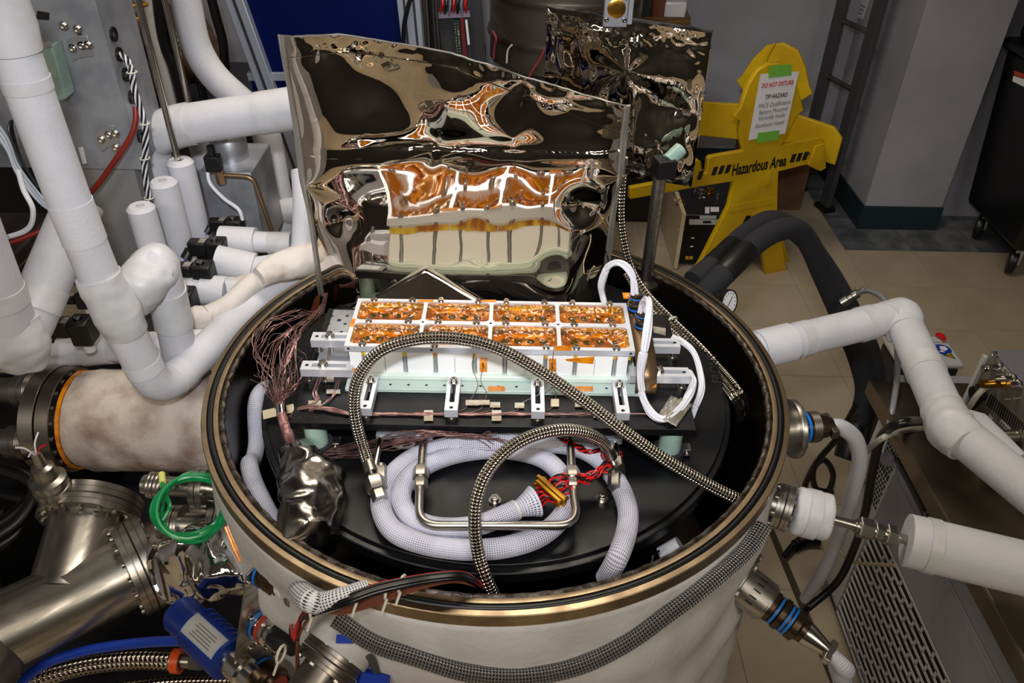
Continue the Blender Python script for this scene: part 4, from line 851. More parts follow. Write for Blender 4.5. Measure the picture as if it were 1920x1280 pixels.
for k in range(6):
    q = []
    for i, p_ in enumerate(pp):
        a = i*.34+k*PI/3; tg = (pp[min(i+1, len(pp)-1)]-pp[max(i-1, 0)]).normalized(); x_, y_, _ = basis(tg); q.append(p_+(x_*math.cos(a)+y_*math.sin(a))*.0040)
    part('wire', MB().tube(q, .0018, 6), wht if k % 2 else blkw, tw_)
for i in (18, 44, 60, 78): part('cable_tie', MB().tube([pp[i]+V((.009*math.cos(a*.7), .009*math.sin(a*.7), 0)) for a in range(9)], .0013, 5, closed=True), tie, tw_)
solo('red_cable', MB().tube(spl(P((254, 200, .395), (254, 228, .385), (244, 258, .375), (215, 302, .365), (178, 352, .36), (120, 410, .33), (40, 448, .30), (-30, 470, .28)), 8), .0052, 10), darkred, 'dark red cable running from the enclosure down behind the left pipe', 'cable')
gw = thing('grey_cables', 'white and grey cables sweeping down at the left edge behind the tall pipe', 'cable', aty(0, 230, .15))
for k in range(5): part('cable', MB().tube(spl(P((-20, 212+6*k, .16), (14, 262+5*k, .15), (34, 312+4*k, .14), (80, 372+3*k, .13), (110, 395, .12)), 8), .0030, 6), wht if k % 2 else mat('grey_cable', (.62, .66, .72), .4), gw)
part('cable', MB().tube(spl(P((34, 318, .12), (44, 355, .11), (62, 395, .10), (48, 432, .10), (-20, 452, .10)), 8), .0042, 8), wht, gw)
for k in range(3): part('cable', MB().tube(spl(P((22, 225, .2), (18+3*k, 248, .19), (40, 300, .17), (70, 352, .15)), 8), .0026, 6), blkw, gw)
solo('steel_cart_shelf', MB().box((-1.75, .02, .93), (-.98, .50, .97)), steeld, 'steel shelf edge at the far left behind the cables', 'shelf', b=.01)
solo('flat_steel_panel', MB().box((-1.75, .30, .975), (-1.02, .32, 1.30)), mat('grey_steel_panel', (.62, .62, .64), .45, .3), 'grey steel panel at the far left edge behind the white cables', 'box')  # a single flat steel panel standing behind the cables
# ------------------------------------------------------------------ stained nozzle with steel flange
nz_ = thing('vessel_nozzle', 'wide vessel nozzle wrapped in stained fibre blanket at left', 'nozzle', (-.70, .086, .64))
NZ = V((0, .086, .74)); X = lambda x: V((x, .086, .74))
xa, xb = aty(168, 800, .086).x, -.46
mb = MB().grid(lambda u, v: X(lerp(xa, xb, u))+V((0, math.cos(2*PI*v), math.sin(2*PI*v)))*(.0985+.003*noise.noise((u*5, 3*math.cos(2*PI*v), 3*math.sin(2*PI*v)))+.002*noise.noise((u*16, 9*math.cos(2*PI*v), 9*math.sin(2*PI*v)))-.006*(1-min(1, u*14))), 40, 56)
part('fibre_blanket', mb, fibre, nz_, smooth=80)
part('orange_band', MB().lathe([(.092, 0), (.0960, 0), (.0960, .007), (.092, .007)], X(xa-.008), (1, 0, 0), 56, closed=True), orange, nz_, 'orange tape band')
part('inner_tube', MB().cyl(X(xa-.05), X(xb+.01), .080, 40), steeld, nz_)
f0 = aty(100, 800, .086).x
part('flange', MB().lathe([(.05, 0), (.104, 0), (.105, .001), (.105, .0265), (.104, .0275), (.05, .0275)], X(f0), (1, 0, 0), 64, closed=True), steel, nz_)
part('flange', MB().lathe([(.05, 0), (.101, 0), (.102, .001), (.102, .0245), (.101, .0255), (.05, .0255)], X(f0+.029), (1, 0, 0), 64, closed=True), steeld, nz_)
bolts(20, HEXB, nz_, X(f0+.0545), (1, 0, 0), .092, .0055, 'flange_bolt')
bolts(20, HEXB, nz_, X(f0), (-1, 0, 0), .092, .0055, 'flange_bolt')
grc = mat('grey_connector_metal', (.42, .41, .40), .4, .8)
for l, yy, zz, f_ in (('upper grey round connector on the nozzle flange', .121, .780, 1.0), ('lower grey round connector on the nozzle flange', .046, .714, 1.0)):
    c = V((f0, yy, zz)); t = thing('flange_connector', l, 'connector', c-V((0, 0, .03)), 'grey connectors on the nozzle flange')
    part('body', MB().lathe([(0, 0), (.028, 0), (.028, .014), (.033, .016), (.034, .042), (.030, .044), (.030, .05), (.032, .052), (.032, .066), (.026, .070), (.024, .10), (.018, .105), (0, .105)], c, (-1, 0, 0), 30), grc, t)
    part('coupling_ring', MB().lathe([(.0345+.0012*(k % 2), .018+.0018*k) for k in range(13)], c, (-1, 0, 0), 30), steeld, t)
    part('clamp_bar', MB().box((c.x-.115, c.y-.028, c.z-.006), (c.x-.100, c.y+.028, c.z+.006)), steel, t, b=.002)
    for s in (-1, 1): inst('clamp_screw', SCREWD, t, c+V((-.108, s*.022, .006)), (0, 0, 1), .005)
# ------------------------------------------------------------------ steel tee at lower left
tee = thing('vacuum_tee', 'large brushed steel vacuum tee with bolted flanges at lower left', 'pipe', atz(125, 1125, .55))
ta_, tb_ = atz(-60, 1215, .62), atz(262, 1060, .62); td_ = (tb_-ta_).normalized()
def flpair(root, c, ax, R, rin, th, nb, bs, mt=steel, both=True):
    c, ax = V(c), V(ax).normalized()
    for k in (0, 1):
        part('flange', MB().lathe([(rin, 0), (R*.985, 0), (R, th*.05), (R, th*.46), (R*.985, th*.5), (R*.985, th*.53), (R, th*.57), (R, th*.95), (R*.985, th), (rin, th)], c+ax*(th+.0012)*k, ax, 56, closed=True), mt, root)
    bolts(nb, HEXB, root, c+ax*(2*th+.0012), ax, R*.87, bs, 'flange_bolt', .5)
    if both: bolts(nb, SCREWD, root, c, -ax, R*.87, bs*.9, 'flange_bolt', .5)
part('pipe', MB().cyl(ta_, tb_, .0655, 48), steel, tee)
flpair(tee, tb_-td_*.022, td_, .0865, .06, .0235, 16, .0055)
part('neck', MB().cyl(tb_+td_*.024, tb_+td_*.13, .0655, 40), steeld, tee)
pm = atz(128, 1118, .62); bd_ = V((-.06, .90, .30)).normalized(); part('branch_pipe', MB().lathe([(.070, 0), (.0655, .012), (.0655, .150)], pm, bd_, 44), steel, tee)
flpair(tee, pm+bd_*.135, bd_, .0865, .0, .021, 16, .0055)
part('end_cover', MB().cyl(pm+bd_*.176, pm+bd_*.180, .084, 40), steel, tee)
part('branch_pipe', MB().cyl(ta_+td_*.03, ta_+td_*.03+V((0, -.25, -.05)), .0655, 36), steeld, tee)
ct = pm+bd_*.158+V((-.034, -.024, .0745)); t = thing('gauge_stub', 'small steel gauge stub with white tags on top of the vacuum tee', 'connector', ct)
part('body', MB().lathe([(0, 0), (.030, 0), (.030, .012), (.026, .014), (.026, .020), (.030, .022), (.030, .032), (.020, .036), (.018, .060), (.010, .064), (.008, .090), (0, .090)], ct, (0, 0, 1), 28), steel, t)
for k in range(4): part('tag_wire', MB().tube(spl([ct+V((0, 0, .085)), ct+V((.012*math.cos(k*1.7), .01*math.sin(k*1.7), .105)), ct+V((.024*math.cos(k*1.7), .03*math.sin(k*1.7), .112))], 5), .0016, 5), wht if k else redw, t)
def cport(label, root_px, z, tip_px, R, rt_, nb=8, cat='port', th=.012):
    a, b_ = atz(*root_px, z), atz(*tip_px, z); ax = (b_-a).normalized(); t = thing('vessel_port', label, cat, lerp(a, b_, .5)-V((0, 0, R)))
    part('tube', MB().cyl(a, b_, rt_, 28), steel, t); return t, a, b_, ax
t, a, b_, ax = cport('small steel vessel port with bolted flange behind the green tubes, upper one', (425, 918), .80, (270, 908), .03, .016)
flpair(t, lerp(a, b_, .22), ax, .034, .012, .010, 6, .004); flpair(t, lerp(a, b_, .75), ax, .022, .01, .012, 4, .003, both=False)
t, a, b_, ax = cport('small steel vessel port with bolted flange behind the green tubes, lower one', (455, 985), .74, (300, 985), .03, .022)
flpair(t, lerp(a, b_, .20), ax, .040, .014, .011, 6, .0045); flpair(t, lerp(a, b_, .72), ax, .034, .012, .010, 6, .004, both=False)
solo('orange_strip', MB().tube([cylpt(x, y, .478) for x, y in ((428, 985), (442, 1020), (456, 1050))], .007, 8, sq=.3), orange, 'orange tape strip on the felt under the rim at left', 'tape')
# foil shroud
sh = thing('foil_shroud', 'crumpled silver film shroud over a port beside the tee flange', 'foil', atz(370, 1090, .62))
mb = MB(); sp_ = spl([atz(314, 1075, .70), atz(340, 1058, .70), atz(390, 1045, .72), atz(440, 1058, .74), atz(490, 1085, .74)], 14); mb.tube(sp_, [.036, .066, .070, .056, .034], 52)
mb.v = [p+V((noise.noise(p*13), noise.noise(p*13+V((5, 0, 0))), noise.noise(p*13+V((0, 5, 0)))))*.026+V((noise.noise(p*48), noise.noise(p*48+V((5, 0, 0))), noise.noise(p*48+V((0, 5, 0)))))*.006 for p in mb.v]
part('film', mb, mlic, sh, smooth=60)
gt = thing('green_tubing', 'coil of bright green tubing hanging at the vessel side', 'tubing', atz(360, 950, .80))
gc, gx, gz = (359, 950), 66, 60
for k in range(6):
    ph = k*.9; q = []
    for i in range(26):
        a = 2*PI*i/26; px = gc[0]+(gx+7*math.sin(ph)+2*k-5)*math.cos(a)+6*math.cos(ph); py = gc[1]+(gz+6*math.cos(ph*1.3)-k)*math.sin(a)+.22*(gx)*-math.cos(a)*.6
        q.append(atz(px, py, .83+.006*k+.012*math.sin(a+ph)))
    part('tube_loop', MB().tube(q, .0034, 8, closed=True), green, gt)
part('tube_end', MB().tube(spl([atz(304, 905, .86), atz(312, 930, .85), atz(318, 950, .85), atz(305, 975, .84)], 6), .0034, 8), green, gt)
part('end_cap', MB().cyl(atz(303, 888, .86), atz(305, 906, .86), .0055, 10), mat('yellow_tag', (.80, .82, .45), .4), gt)
# ------------------------------------------------------------------ connector plate in front of the vessel
Q = atz(480, 1165, .76); NN = V((.80, -.58, .14)).normalized()
def pl(x, y, o=0): d = ray(x, y); return CAM+d*((Q+NN*o-CAM).dot(NN)/d.dot(NN))
cpz = thing('connector_plate', 'steel plate holding round connectors in front of the vessel', 'plate', pl(478, 1330))
part('plate', MB().prism([pl(x, y) for x, y in ((463, 1078), (503, 1038), (512, 1050), (518, 1120), (512, 1210), (522, 1340), (432, 1340), (440, 1240))][::-1], NN*-.003), steel, cpz, b=.0008)
for x, y in ((498, 1047), (487, 1090), (466, 1092), (508, 1060), (492, 1132), (470, 1160), (480, 1205), (515, 1222), (500, 1215), (470, 1215)): inst('plate_screw', SCREW, cpz, pl(x, y), NN, .0038)
pinkk = mat('red_insert', (.62, .22, .18), .5)
def pconn(label, x, y, r, h, mt, open_=False):
    c = pl(x, y); t = thing('plate_connector', label, 'connector', c-V((0, 0, r)))
    part('shell', MB().lathe([(0, 0), (r, 0), (r, h*.2), (r*.9, h*.22), (r*.9, h*.4), (r, h*.42), (r, h*.75), (r*.86, h*.8), (r*.86, h), (r*.74, h), (r*.74, h*.9), (0, h*.9)], c, NN, 30), mt, t)
    part('colour_ring', MB().lathe([(r*1.0, h*.06), (r*1.05, h*.06), (r*1.05, h*.15), (r*1.0, h*.15)], c, NN, 30, closed=True), bluer, t, 'blue ring')
    return t, c
t, c1_ = pconn('uppermost connector on the steel plate, feeding the white net sleeve', 494, 1072, .0215, .045, dkst)
e_ = c1_+NN*.045; part('back_clamp', MB().lathe([(0, 0), (.017, 0), (.018, .012), (.013, .016), (.013, .026), (0, .026)], e_, NN, 24), wht, t)
part('clamp_bar', MB().obox(e_+NN*.030, NN.cross(V((0, 0, 1)))*.020, V((0, 0, 1))*.007, NN*.005), steel, t, b=.001)
t, c2_ = pconn('middle connector on the steel plate with black and red wires', 489, 1170, .0225, .036, chrome); part('insert_band', MB().lathe([(.0226, .012), (.0231, .012), (.0231, .020), (.0226, .020)], c2_, NN, 28, closed=True), pinkk, t, 'reddish band')
part('boot', MB().lathe([(0, .036), (.017, .036), (.018, .05), (.014, .065), (.012, .078), (0, .078)], c2_, NN, 20), blk, t)
t, c3_ = pconn('lowest connector on the steel plate, open with a red insert', 488, 1262, .026, .045, dkst); part('insert', MB().lathe([(0, .042), (.018, .042), (.018, .0405), (0, .0405)], c3_, NN, 24), pinkk, t, 'red insert')
zt_ = .972
nsl = spl([e_+NN*.03, pl(553, 1095, .055), atz(575, 1122, .955), atz(603, 1130, .962), atz(640, 1120, zt_), atz(690, 1102, zt_)], 8)
solo('net_sleeve', MB().tube(nsl, [.0095, .0145, .0145, .0135, .0125, .011], 18), sleeve2, 'white net sleeve from the top plate connector joining the wire loom', 'sleeve')
lm = thing('wire_loom', 'loom of black red and brown wires tied over the vessel rim', 'wires', atz(700, 1100, .952))
for k in range(30):
    br_ = k >= 16; u = (k % 16)/15 if not br_ else (k-16)/13; m_ = brnw if br_ else (redw if k in (0, 4, 8, 12) else blkw)
    o = 18*(u-.5) if not br_ else 9+14*u; zz = zt_+.004+.008*math.sin(k*2.3)
    if not br_: pth = [c2_+NN*.07, pl(545, 1172, .075), atz(552+5*u, 1200, .86), atz(556+8*u, 1172-6*u, .90), atz(580, 1146+o, .945), atz(640, 1128+o, zz-.004), atz(700, 1106+o, zz), atz(760, 1092+o*.9, zz), atz(820, 1082+o*.8, zz+.004), atz(868, 1080+o*.7, zz-.004), atz(898, 1096+o*.5, .945), atz(912, 1112, .915)]
    else: pth = [atz(556+5*u, 1260, .80), atz(560, 1195, .87), atz(592, 1140+o*.5, .935), atz(650, 1128+o*.9, .956), atz(720, 1106+o*.95, .960), atz(790, 1090+o*.55, .962+.004*math.sin(k)), atz(850, 1082+o*.35, .965), atz(892, 1092+o*.3, .945), atz(908, 1110, .915)]
    part('wire', MB().tube(spl(pth, 7), .0021 if not br_ else .0019, 6), m_, lm)
for x, y, z in ((590, 1142, .952), (673, 1115, .965), (729, 1108, .962), (754, 1095, .968), (527, 1226, .86)):
    c = atz(x, y, z); part('cable_tie', MB().tube([c+V((.003*math.cos(a*.63), .011*math.cos(a*.63), .011*math.sin(a*.63))) for a in range(10)], .0020, 5, closed=True), tie, lm)
    part('tie_tail', MB().tube([c+V((0, -.014, .004)), c+V((-.006, -.022, -.012))], .0018, 5), tie, lm)
# bolted nipple below the loom
na = cylpt(655, 1188, .47); na.z -= .0; nd = V((na.x, na.y, 0)).normalized(); nd = (nd+V((-.25, -.05, -.42))).normalized()
t = thing('flanged_nipple', 'steel flanged nipple on the vessel below the wire loom', 'port', na-V((0, 0, .05)))
part('felt_boot', MB().cyl(na-nd*.01, na+nd*.028, .048, 32, .046), blanket, t); flpair(t, na+nd*.028, nd, .044, .02, .013, 6, .0055, steeld)
part('tube', MB().cyl(na+nd*.05, na+nd*.19, .029, 32), steeld, t)
ub = atz(650, 1200, .865); t = thing('blue_clip', 'small blue ended clear clip hanging on the felt', 'clip', ub-V((0, 0, .02)))
part('body', MB().obox(ub, (.009, 0, 0), (0, .004, .002), (0, -.008, .015)), tapem, t, b=.001)
for s in (-1, 1): part('blue_end', MB().obox(ub+V((0, -.008, .015))*s*1.0, (.010, 0, 0), (0, .005, .002), V((0, -.008, .015))*.22), blue2, t, b=.001)
solo('grey_lead', MB().tube(spl([atz(650, 1232, .84), atz(668, 1226, .84), atz(694, 1232, .83), atz(706, 1262, .80)], 8), .0052, 10), mat('grey_rubber', (.25, .26, .27), .5), 'grey lead curving from the blue clip to the blue plug', 'cable')
t = thing('blue_plug', 'blue plug at the bottom edge in front of the felt', 'plug', atz(702, 1290, .78)); b0_ = atz(702, 1282, .78)
part('body', MB().obox(b0_, (.020, -.004, 0), (.002, .012, .004), (0, -.010, .022)), blue2, t, b=.004); part('rib', MB().obox(b0_+V((0, -.002, .012)), (.021, -.004, 0), (.002, .013, .004), (0, -.001, .003)), blue2, t, b=.001)
# blue gauge, hoses at lower left
ga, gb_ = atz(338, 1150, .70), atz(432, 1236, .70); gd = (gb_-ga).normalized(); gl_ = (gb_-ga).length
t = thing('vacuum_gauge', 'blue cylindrical gauge with a printed label at lower left', 'gauge', lerp(ga, gb_, .5)-V((0, 0, .035)))
part('body', MB().lathe([(0, -.006), (.027, -.004), (.030, .002), (.030, gl_*.30), (.034, gl_*.34), (.034, gl_), (.020, gl_+.004), (0, gl_+.004)], ga, gd, 36), blue, t)
RS = 1; gx_ = gd; gn = (CAM-lerp(ga, gb_, .6)).normalized(); gn = (gn-gd*gn.dot(gd)).normalized(); gy_ = gn.cross(gx_)
lc = lerp(ga, gb_, .66)+gn*.0345-gy_*.004
def bent(c, ux, uy, hw, hh, o, nm, mt_, lab=None):
    mb = MB().grid(lambda u, v: lerp(ga, gb_, 0)+gd*((c-ga).dot(gd)+(u-.5)*2*hw)+(gn*math.cos((v-.5)*2*hh)+gy_*math.sin((v-.5)*2*hh))*(.034+o), 10, 10); return part(nm, mb, mt_, t, lab)
bent(lc, gx_, gy_, gl_*.30, .52, .0006, 'label_edge', mat('pale_blue_print', (.55, .62, .75), .5)); bent(lc, gx_, gy_, gl_*.285, .47, .0010, 'label', mat('label_grey', (.66, .66, .66), .6), 'grey printed label')
for k in range(5):
    v = -.30+.13*k; c_ = ga+gd*((lc-ga).dot(gd)+.002)+(gn*math.cos(v)+gy_*math.sin(v))*.0352
    part('print_line', MB().obox(c_, gd*gl_*(.19-.02*(k % 3)), gy_*.0007, gn*.0002), inkg, t)
for k in range(6): part('cooling_rib', MB().tube([ga+gd*gl_*(.36+.11*k)+(gn*math.cos(v)+gy_*math.sin(v))*.0345 for v in [(.75+.12*q)*RS for q in range(9)]], .0022, 6), blue, t)
part('steel_tip', MB().lathe([(0, 0), (.022, 0), (.022, .03), (.018, .034), (.018, .05), (0, .05)], gb_+gd*.003, gd, 26), chrome, t)
solo('blue_hose', MB().tube(spl([atz(20, 1300, .52), atz(75, 1250, .55), atz(150, 1222, .57), (atz(250, 1206, .60)), atz(345, 1200, .645)], 8), .0085, 14), blue2, 'blue hose running to the blue gauge at lower left', 'hose')
t, pts = hose('braided steel hose with an orange ring at lower left', [atz(-10, 1310, .50), atz(60, 1275, .50), atz(160, 1247, .51), atz(250, 1237, .52), atz(330, 1238, .53)], .0165, n=20)
nutstack(t, pts[-1]-V((.006, 0, 0)), (1, -.05, 0), .0165, (('fer', 1.15, .014), ('tube', .7, .018), ('hex', .9, .02), ('tube', .45, .05)))
part('orange_ring', MB().lathe([(.016, 0), (.021, 0), (.021, .014), (.016, .014)], pts[-1]-V((.004, 0, 0)), (1, -.05, 0), 24, closed=True), mat('orange_plastic', (.85, .32, .10), .4), t, 'orange ring')
hose('braided steel hose along the bottom left edge of the picture', [atz(120, 1312, .48), atz(230, 1296, .48), atz(330, 1284, .48), atz(440, 1282, .50)], .016, n=20)
# dark gear beneath
t = thing('pump_frame', 'dark equipment frame in the shadow below the left pipes', 'frame', (-1.0, .15, 0))
part('deck', MB().box((-1.45, -.30, .28), (-.52, .50, .31)), darkm, t); part('cabinet', MB().box((-1.40, -.12, .312), (-.95, .40, .60)), blk, t, b=.01)
for x in (-1.42, -.56):
    for y in (-.28, .47): part('leg', MB().box((x-.02, y-.02, 0), (x+.02, y+.02, .28)), darkm, t)
part('upright', MB().box((-1.18, .14, .60), (-1.10, .22, .928)), alub, t, 'grooved aluminium upright', b=.002)
for k in range(3): part('groove_rib', MB().box((-1.176+.026*k, .134, .61), (-1.160+.026*k, .1395, .92)), frm, t)
for k, (z_, l) in enumerate(((.66, 'black cable coiling under the nozzle flange at far left'), (.72, 'black cable beside the gauge stub at far left'), (.62, 'black cable trailing low at far left'))):
    solo('black_cable', MB().tube(spl([atz(-30, 820+50*k, z_), atz(40+10*k, 850+45*k, z_), atz(80-15*k, 900+28*k, z_-.02), atz(30, 960+20*k, z_-.04), atz(-30, 1000+20*k, z_-.05)], 8), .012, 12), blkw, l, 'cable')
solo('steel_duct', MB().tube(spl([atz(70, 700, .62), atz(180, 708, .62), atz(330, 694, .62)], 5), .03, 16), darkm, 'dark grey duct behind the nozzle flange', 'duct')
# ================================================================== BEHIND: PARTITION, RACK, DRUM
YP = 1.60
pt = thing('blue_partition', 'dark blue partition with pale aluminium posts behind the film screen', 'partition', aty(600, 300, YP))
def slab(pxs, Y, th, o=0): return MB().prism([aty(x, y, Y+o) for x, y in pxs][::-1], (0, th, 0))
part('upper_panel', slab(((440, -30), (760, -30), (764, 139), (470, 139)), YP, .012), bpan, pt)
part('lower_panel', slab(((470, 150), (764, 150), (800, 560), (560, 560)), YP, .012), bpan, pt)
part('cross_rail', slab(((462, 137), (766, 137), (768, 152), (466, 152)), YP, .03, -.012), frm, pt, b=.002)
part('left_post', slab(((410, -30), (445, -30), (606, 420), (575, 420)), YP, .05, -.03), frm, pt, b=.003)
part('post_groove', slab(((424, -30), (429, -30), (592, 420), (588, 420)), YP, .004, -.0335), darkm, pt)
part('right_post', slab(((740, -30), (784, -30), (800, 160), (762, 160)), YP, .05, -.03), frm, pt, b=.003)
for x in (752, 770): part('post_groove', slab(((x, -30), (x+4, -30), (x+22, 160), (x+18, 160)), YP, .004, -.0335), darkm, pt)
part('base_foot', MB().box((aty(560, 400, YP).x, YP-.05, 0), (aty(800, 400, YP).x, YP+.06, .12)), darkm, pt)
solo('black_lead', MB().tube(spl(P((772, -10, 1.55), (763, 20, 1.54), (757, 55, 1.54), (757, 90, 1.54)), 6), .007, 8), blkw, 'black lead hanging in front of the right partition post', 'cable')
rk = thing('wiring_rack', 'dark wiring rack with terminal strips between the partition and the steel drum', 'rack', aty(850, 120, 1.85))
part('back_plate', slab(((800, -30), (900, -30), (915, 170), (818, 170)), 1.88, .02), darkm, rk)
part('panel', slab(((822, 34), (878, 34), (884, 110), (830, 110)), 1.85, .012), mat('panel_grey', (.20, .20, .22), .5), rk)
part('cable_tray', slab(((818, 27), (880, 24), (882, 32), (820, 35)), 1.82, .03), mat('lavender_ties', (.50, .46, .55), .7), rk)
part('terminal_strip', slab(((850, 38), (861, 38), (867, 112), (856, 112)), 1.82, .025), mat('green_terminal', (.06, .22, .20), .5), rk)
part('red_terminal_strip', slab(((863, 33), (869, 33), (876, 112), (869, 112)), 1.82, .022), mat('dull_red_terminal', (.42, .06, .09), .5), rk)
part('white_strip', slab(((872, 38), (876, 38), (881, 84), (877, 84)), 1.82, .02), paper, rk)
for k in range(12):
    for j in range(2): inst('terminal', SCREW, rk, aty(853+5*j+k*.45, 44+k*5.2, 1.82), (0, -1, 0), .0032)
for k in range(7): part('wire', MB().tube(spl(P((828+8*k, -10, 1.83), (830+7*k, 8, 1.81), (826+8*k, 22+3*(k % 3), 1.82)), 5), .004, 6), (redw, blkw, mat('lavender_ties', (.5, .46, .55)))[k % 3], rk)
for k in range(5): part('conduit', MB().tube(spl(P((792+6*k, -15, 1.80), (796+6*k, 50, 1.80), (800+7*k, 150, 1.80)), 4), .010-.001*k, 10), (darkm, steeld, blkw)[k % 3], rk)
part('stand', MB().box((aty(805, 100, 1.9).x, 1.87, 0), (aty(905, 100, 1.9).x, 2.2, .85)), darkm, rk)
dr = thing('steel_drum', 'large dull steel ribbed drum chamber behind the screens', 'drum', (.19, 2.05, 0))
DC = (.20, 2.05, 0)
part('shell', MB().lathe([(0, .86), (.28, .86), (.28, 1.95), (0, 1.95)], DC, n=72), mat('drum_steel', (.50, .47, .44), .34, .85, col2=(.40, .37, .35), vs=7, st=(1, 1, 4), rough2=.5), dr)
for z in (.955, 1.10, 1.26): part('rib', MB().lathe([(.278, z-.012), (.288, z-.010), (.290, z), (.288, z+.010), (.278, z+.012)], DC, n=72), steeld, dr)
part('stand', MB().box((.0, 1.85, 0), (.40, 2.25, .855)), darkm, dr, b=.01)
def drp(x, y):
    d = ray(x, y); ox, oy = CAM.x-DC[0], CAM.y-DC[1]; a = d.x**2+d.y**2; b = ox*d.x+oy*d.y; c = ox*ox+oy*oy-.297**2; return CAM+d*((-b-math.sqrt(max(b*b-a*c, 0)))/a)
pw = mat('pink_lead', (.55, .22, .24), .5)
for pts, l in ((((893, -8), (890, 18), (884, 32), (900, 43)), 'pink lead at the left of the steel drum'), (((924, 58), (930, 72), (927, 90), (925, 110)), 'pink lead hanging from the drum rib'), (((1022, 92), (1012, 112), (1000, 130), (992, 145)), 'pink lead slanting down the drum beside the crinkled panel')):
    solo('pink_lead', MB().tube(spl([drp(*p) for p in pts], 6), .0045, 6), pw, l, 'cable')
solo('white_lead', MB().tube(spl([drp(*p) for p in ((960, 84), (952, 95), (950, 118))], 6), .003, 6), wht, 'thin white lead bent down the front of the drum', 'cable')
cb = thing('wooden_crate', 'brown wooden crate of clutter on a dark stand by the wall', 'crate', (.62, 2.55, 0))
ca, cb_, cc_ = aty(1188, 32, 2.30), aty(1296, 33, 2.30), aty(1296, 48, 2.30)
for nm, a, b_ in (('front_board', (ca.x, 2.30, cc_.z), (cb_.x, 2.315, ca.z)), ('side_board', (cb_.x-.015, 2.315, cc_.z), (cb_.x, 2.60, ca.z)), ('side_board', (ca.x, 2.315, cc_.z), (ca.x+.015, 2.60, ca.z)), ('back_board', (ca.x, 2.60, cc_.z), (cb_.x, 2.615, ca.z)), ('floor_board', (ca.x, 2.30, cc_.z-.012), (cb_.x, 2.615, cc_.z))):
    part(nm, MB().box(a, b_), mat('brown_wood', (.42, .29, .13), .5, col2=(.32, .22, .10), vs=8, st=(1, 8, 8)), cb)
part('stand', MB().box((ca.x+.01, 2.33, 0), (cb_.x-.02, 2.60, cc_.z-.012)), blk, cb)
for x, y, w_, h, m_, l in ((1262, 14, .10, .07, clear, 'pale plastic tub in the wooden crate'), (1205, 8, .07, .12, mat('dark_green_box', (.22, .24, .22), .5), 'dark box standing in the wooden crate'), (1232, 5, .06, .10, mat('rust_bag', (.45, .25, .18), .4), 'rust coloured bag in the wooden crate')):
    c = aty(x, y, 2.42); z0 = cc_.z+.001; solo('storage_tub', MB().prism([(c.x-w_*.45, 2.36, z0), (c.x+w_*.45, 2.36, z0), (c.x+w_*.5, 2.50, z0), (c.x-w_*.5, 2.50, z0)], (0, 0, c.z-z0+h*.5)), m_, l, 'tub', b=.008)
# clutter behind the aluminium enclosure
for l, pts, r, m_ in (('black corrugated hose behind the slim rods', ((296, -20), (302, 40), (312, 90), (330, 135)), .022, blkw), ('second black hose behind the curved foam pipe', ((392, -20), (405, 30), (418, 80), (424, 140)), .016, blkw), ('pale upright tube behind the slim rods', ((276, -20), (283, 30), (290, 70), (300, 102)), .020, greyl), ('black hose beside the blue partition post', ((330, -20), (338, 30), (352, 95), (372, 140)), .014, blkw)):
    solo('upright_hose', MB().tube(spl(P(*[(x, y, 1.75) for x, y in pts])+[V((aty(*pts[-1], 1.75).x, 1.75, .62))], 6), r, 12), m_, l, 'hose')
yc = thing('coiled_air_hose', 'yellow coiled air hose hanging behind the enclosure at the top left', 'hose', aty(240, 30, 1.3))
yq = aty(238, -10, 1.3); part('coil', MB().tube([yq+V((.045*math.cos(k*PI/8), .045*math.sin(k*PI/8), .22-.0022*k)) for k in range(128)], .006, 6), mat('amber_hose', (.62, .44, .06), .4), yc)
dkc = thing('dark_cabinet', 'dark low cabinet behind the left pipes', 'cabinet', (-1.35, 1.9, 0)); part('body', MB().box((-2.0, 1.70, 0), (-.62, 2.4, .70)), darkm, dkc, b=.01); part('door', MB().box((-1.98, 1.685, .05), (-1.32, 1.699, .66)), blk, dkc); part('door', MB().box((-1.30, 1.685, .05), (-.64, 1.699, .66)), blk, dkc)
mb = MB(); bq = [aty(262, 178, 1.92), aty(340, 165, 1.95), aty(425, 188, 1.92)]; bq = [V((p.x, p.y, .69)) for p in bq]; mb.tube(spl(bq, 16), [.05, .14, .16, .12, .05], 44)
mb.v = [p+V((noise.noise(p*9), noise.noise(p*9+V((5, 0, 0))), noise.noise(p*9+V((0, 5, 0)))))*.05+V((noise.noise(p*28), 0, noise.noise(p*28+V((0, 5, 0)))))*.02 for p in mb.v]
zmin = min(p.z for p in mb.v); mb.v = [p+V((0, 0, .705-zmin)) for p in mb.v]
solo('plastic_bag', mb, bagm, 'crumpled brown plastic bag on the dark cabinet behind the rods', 'bag', smooth=50)
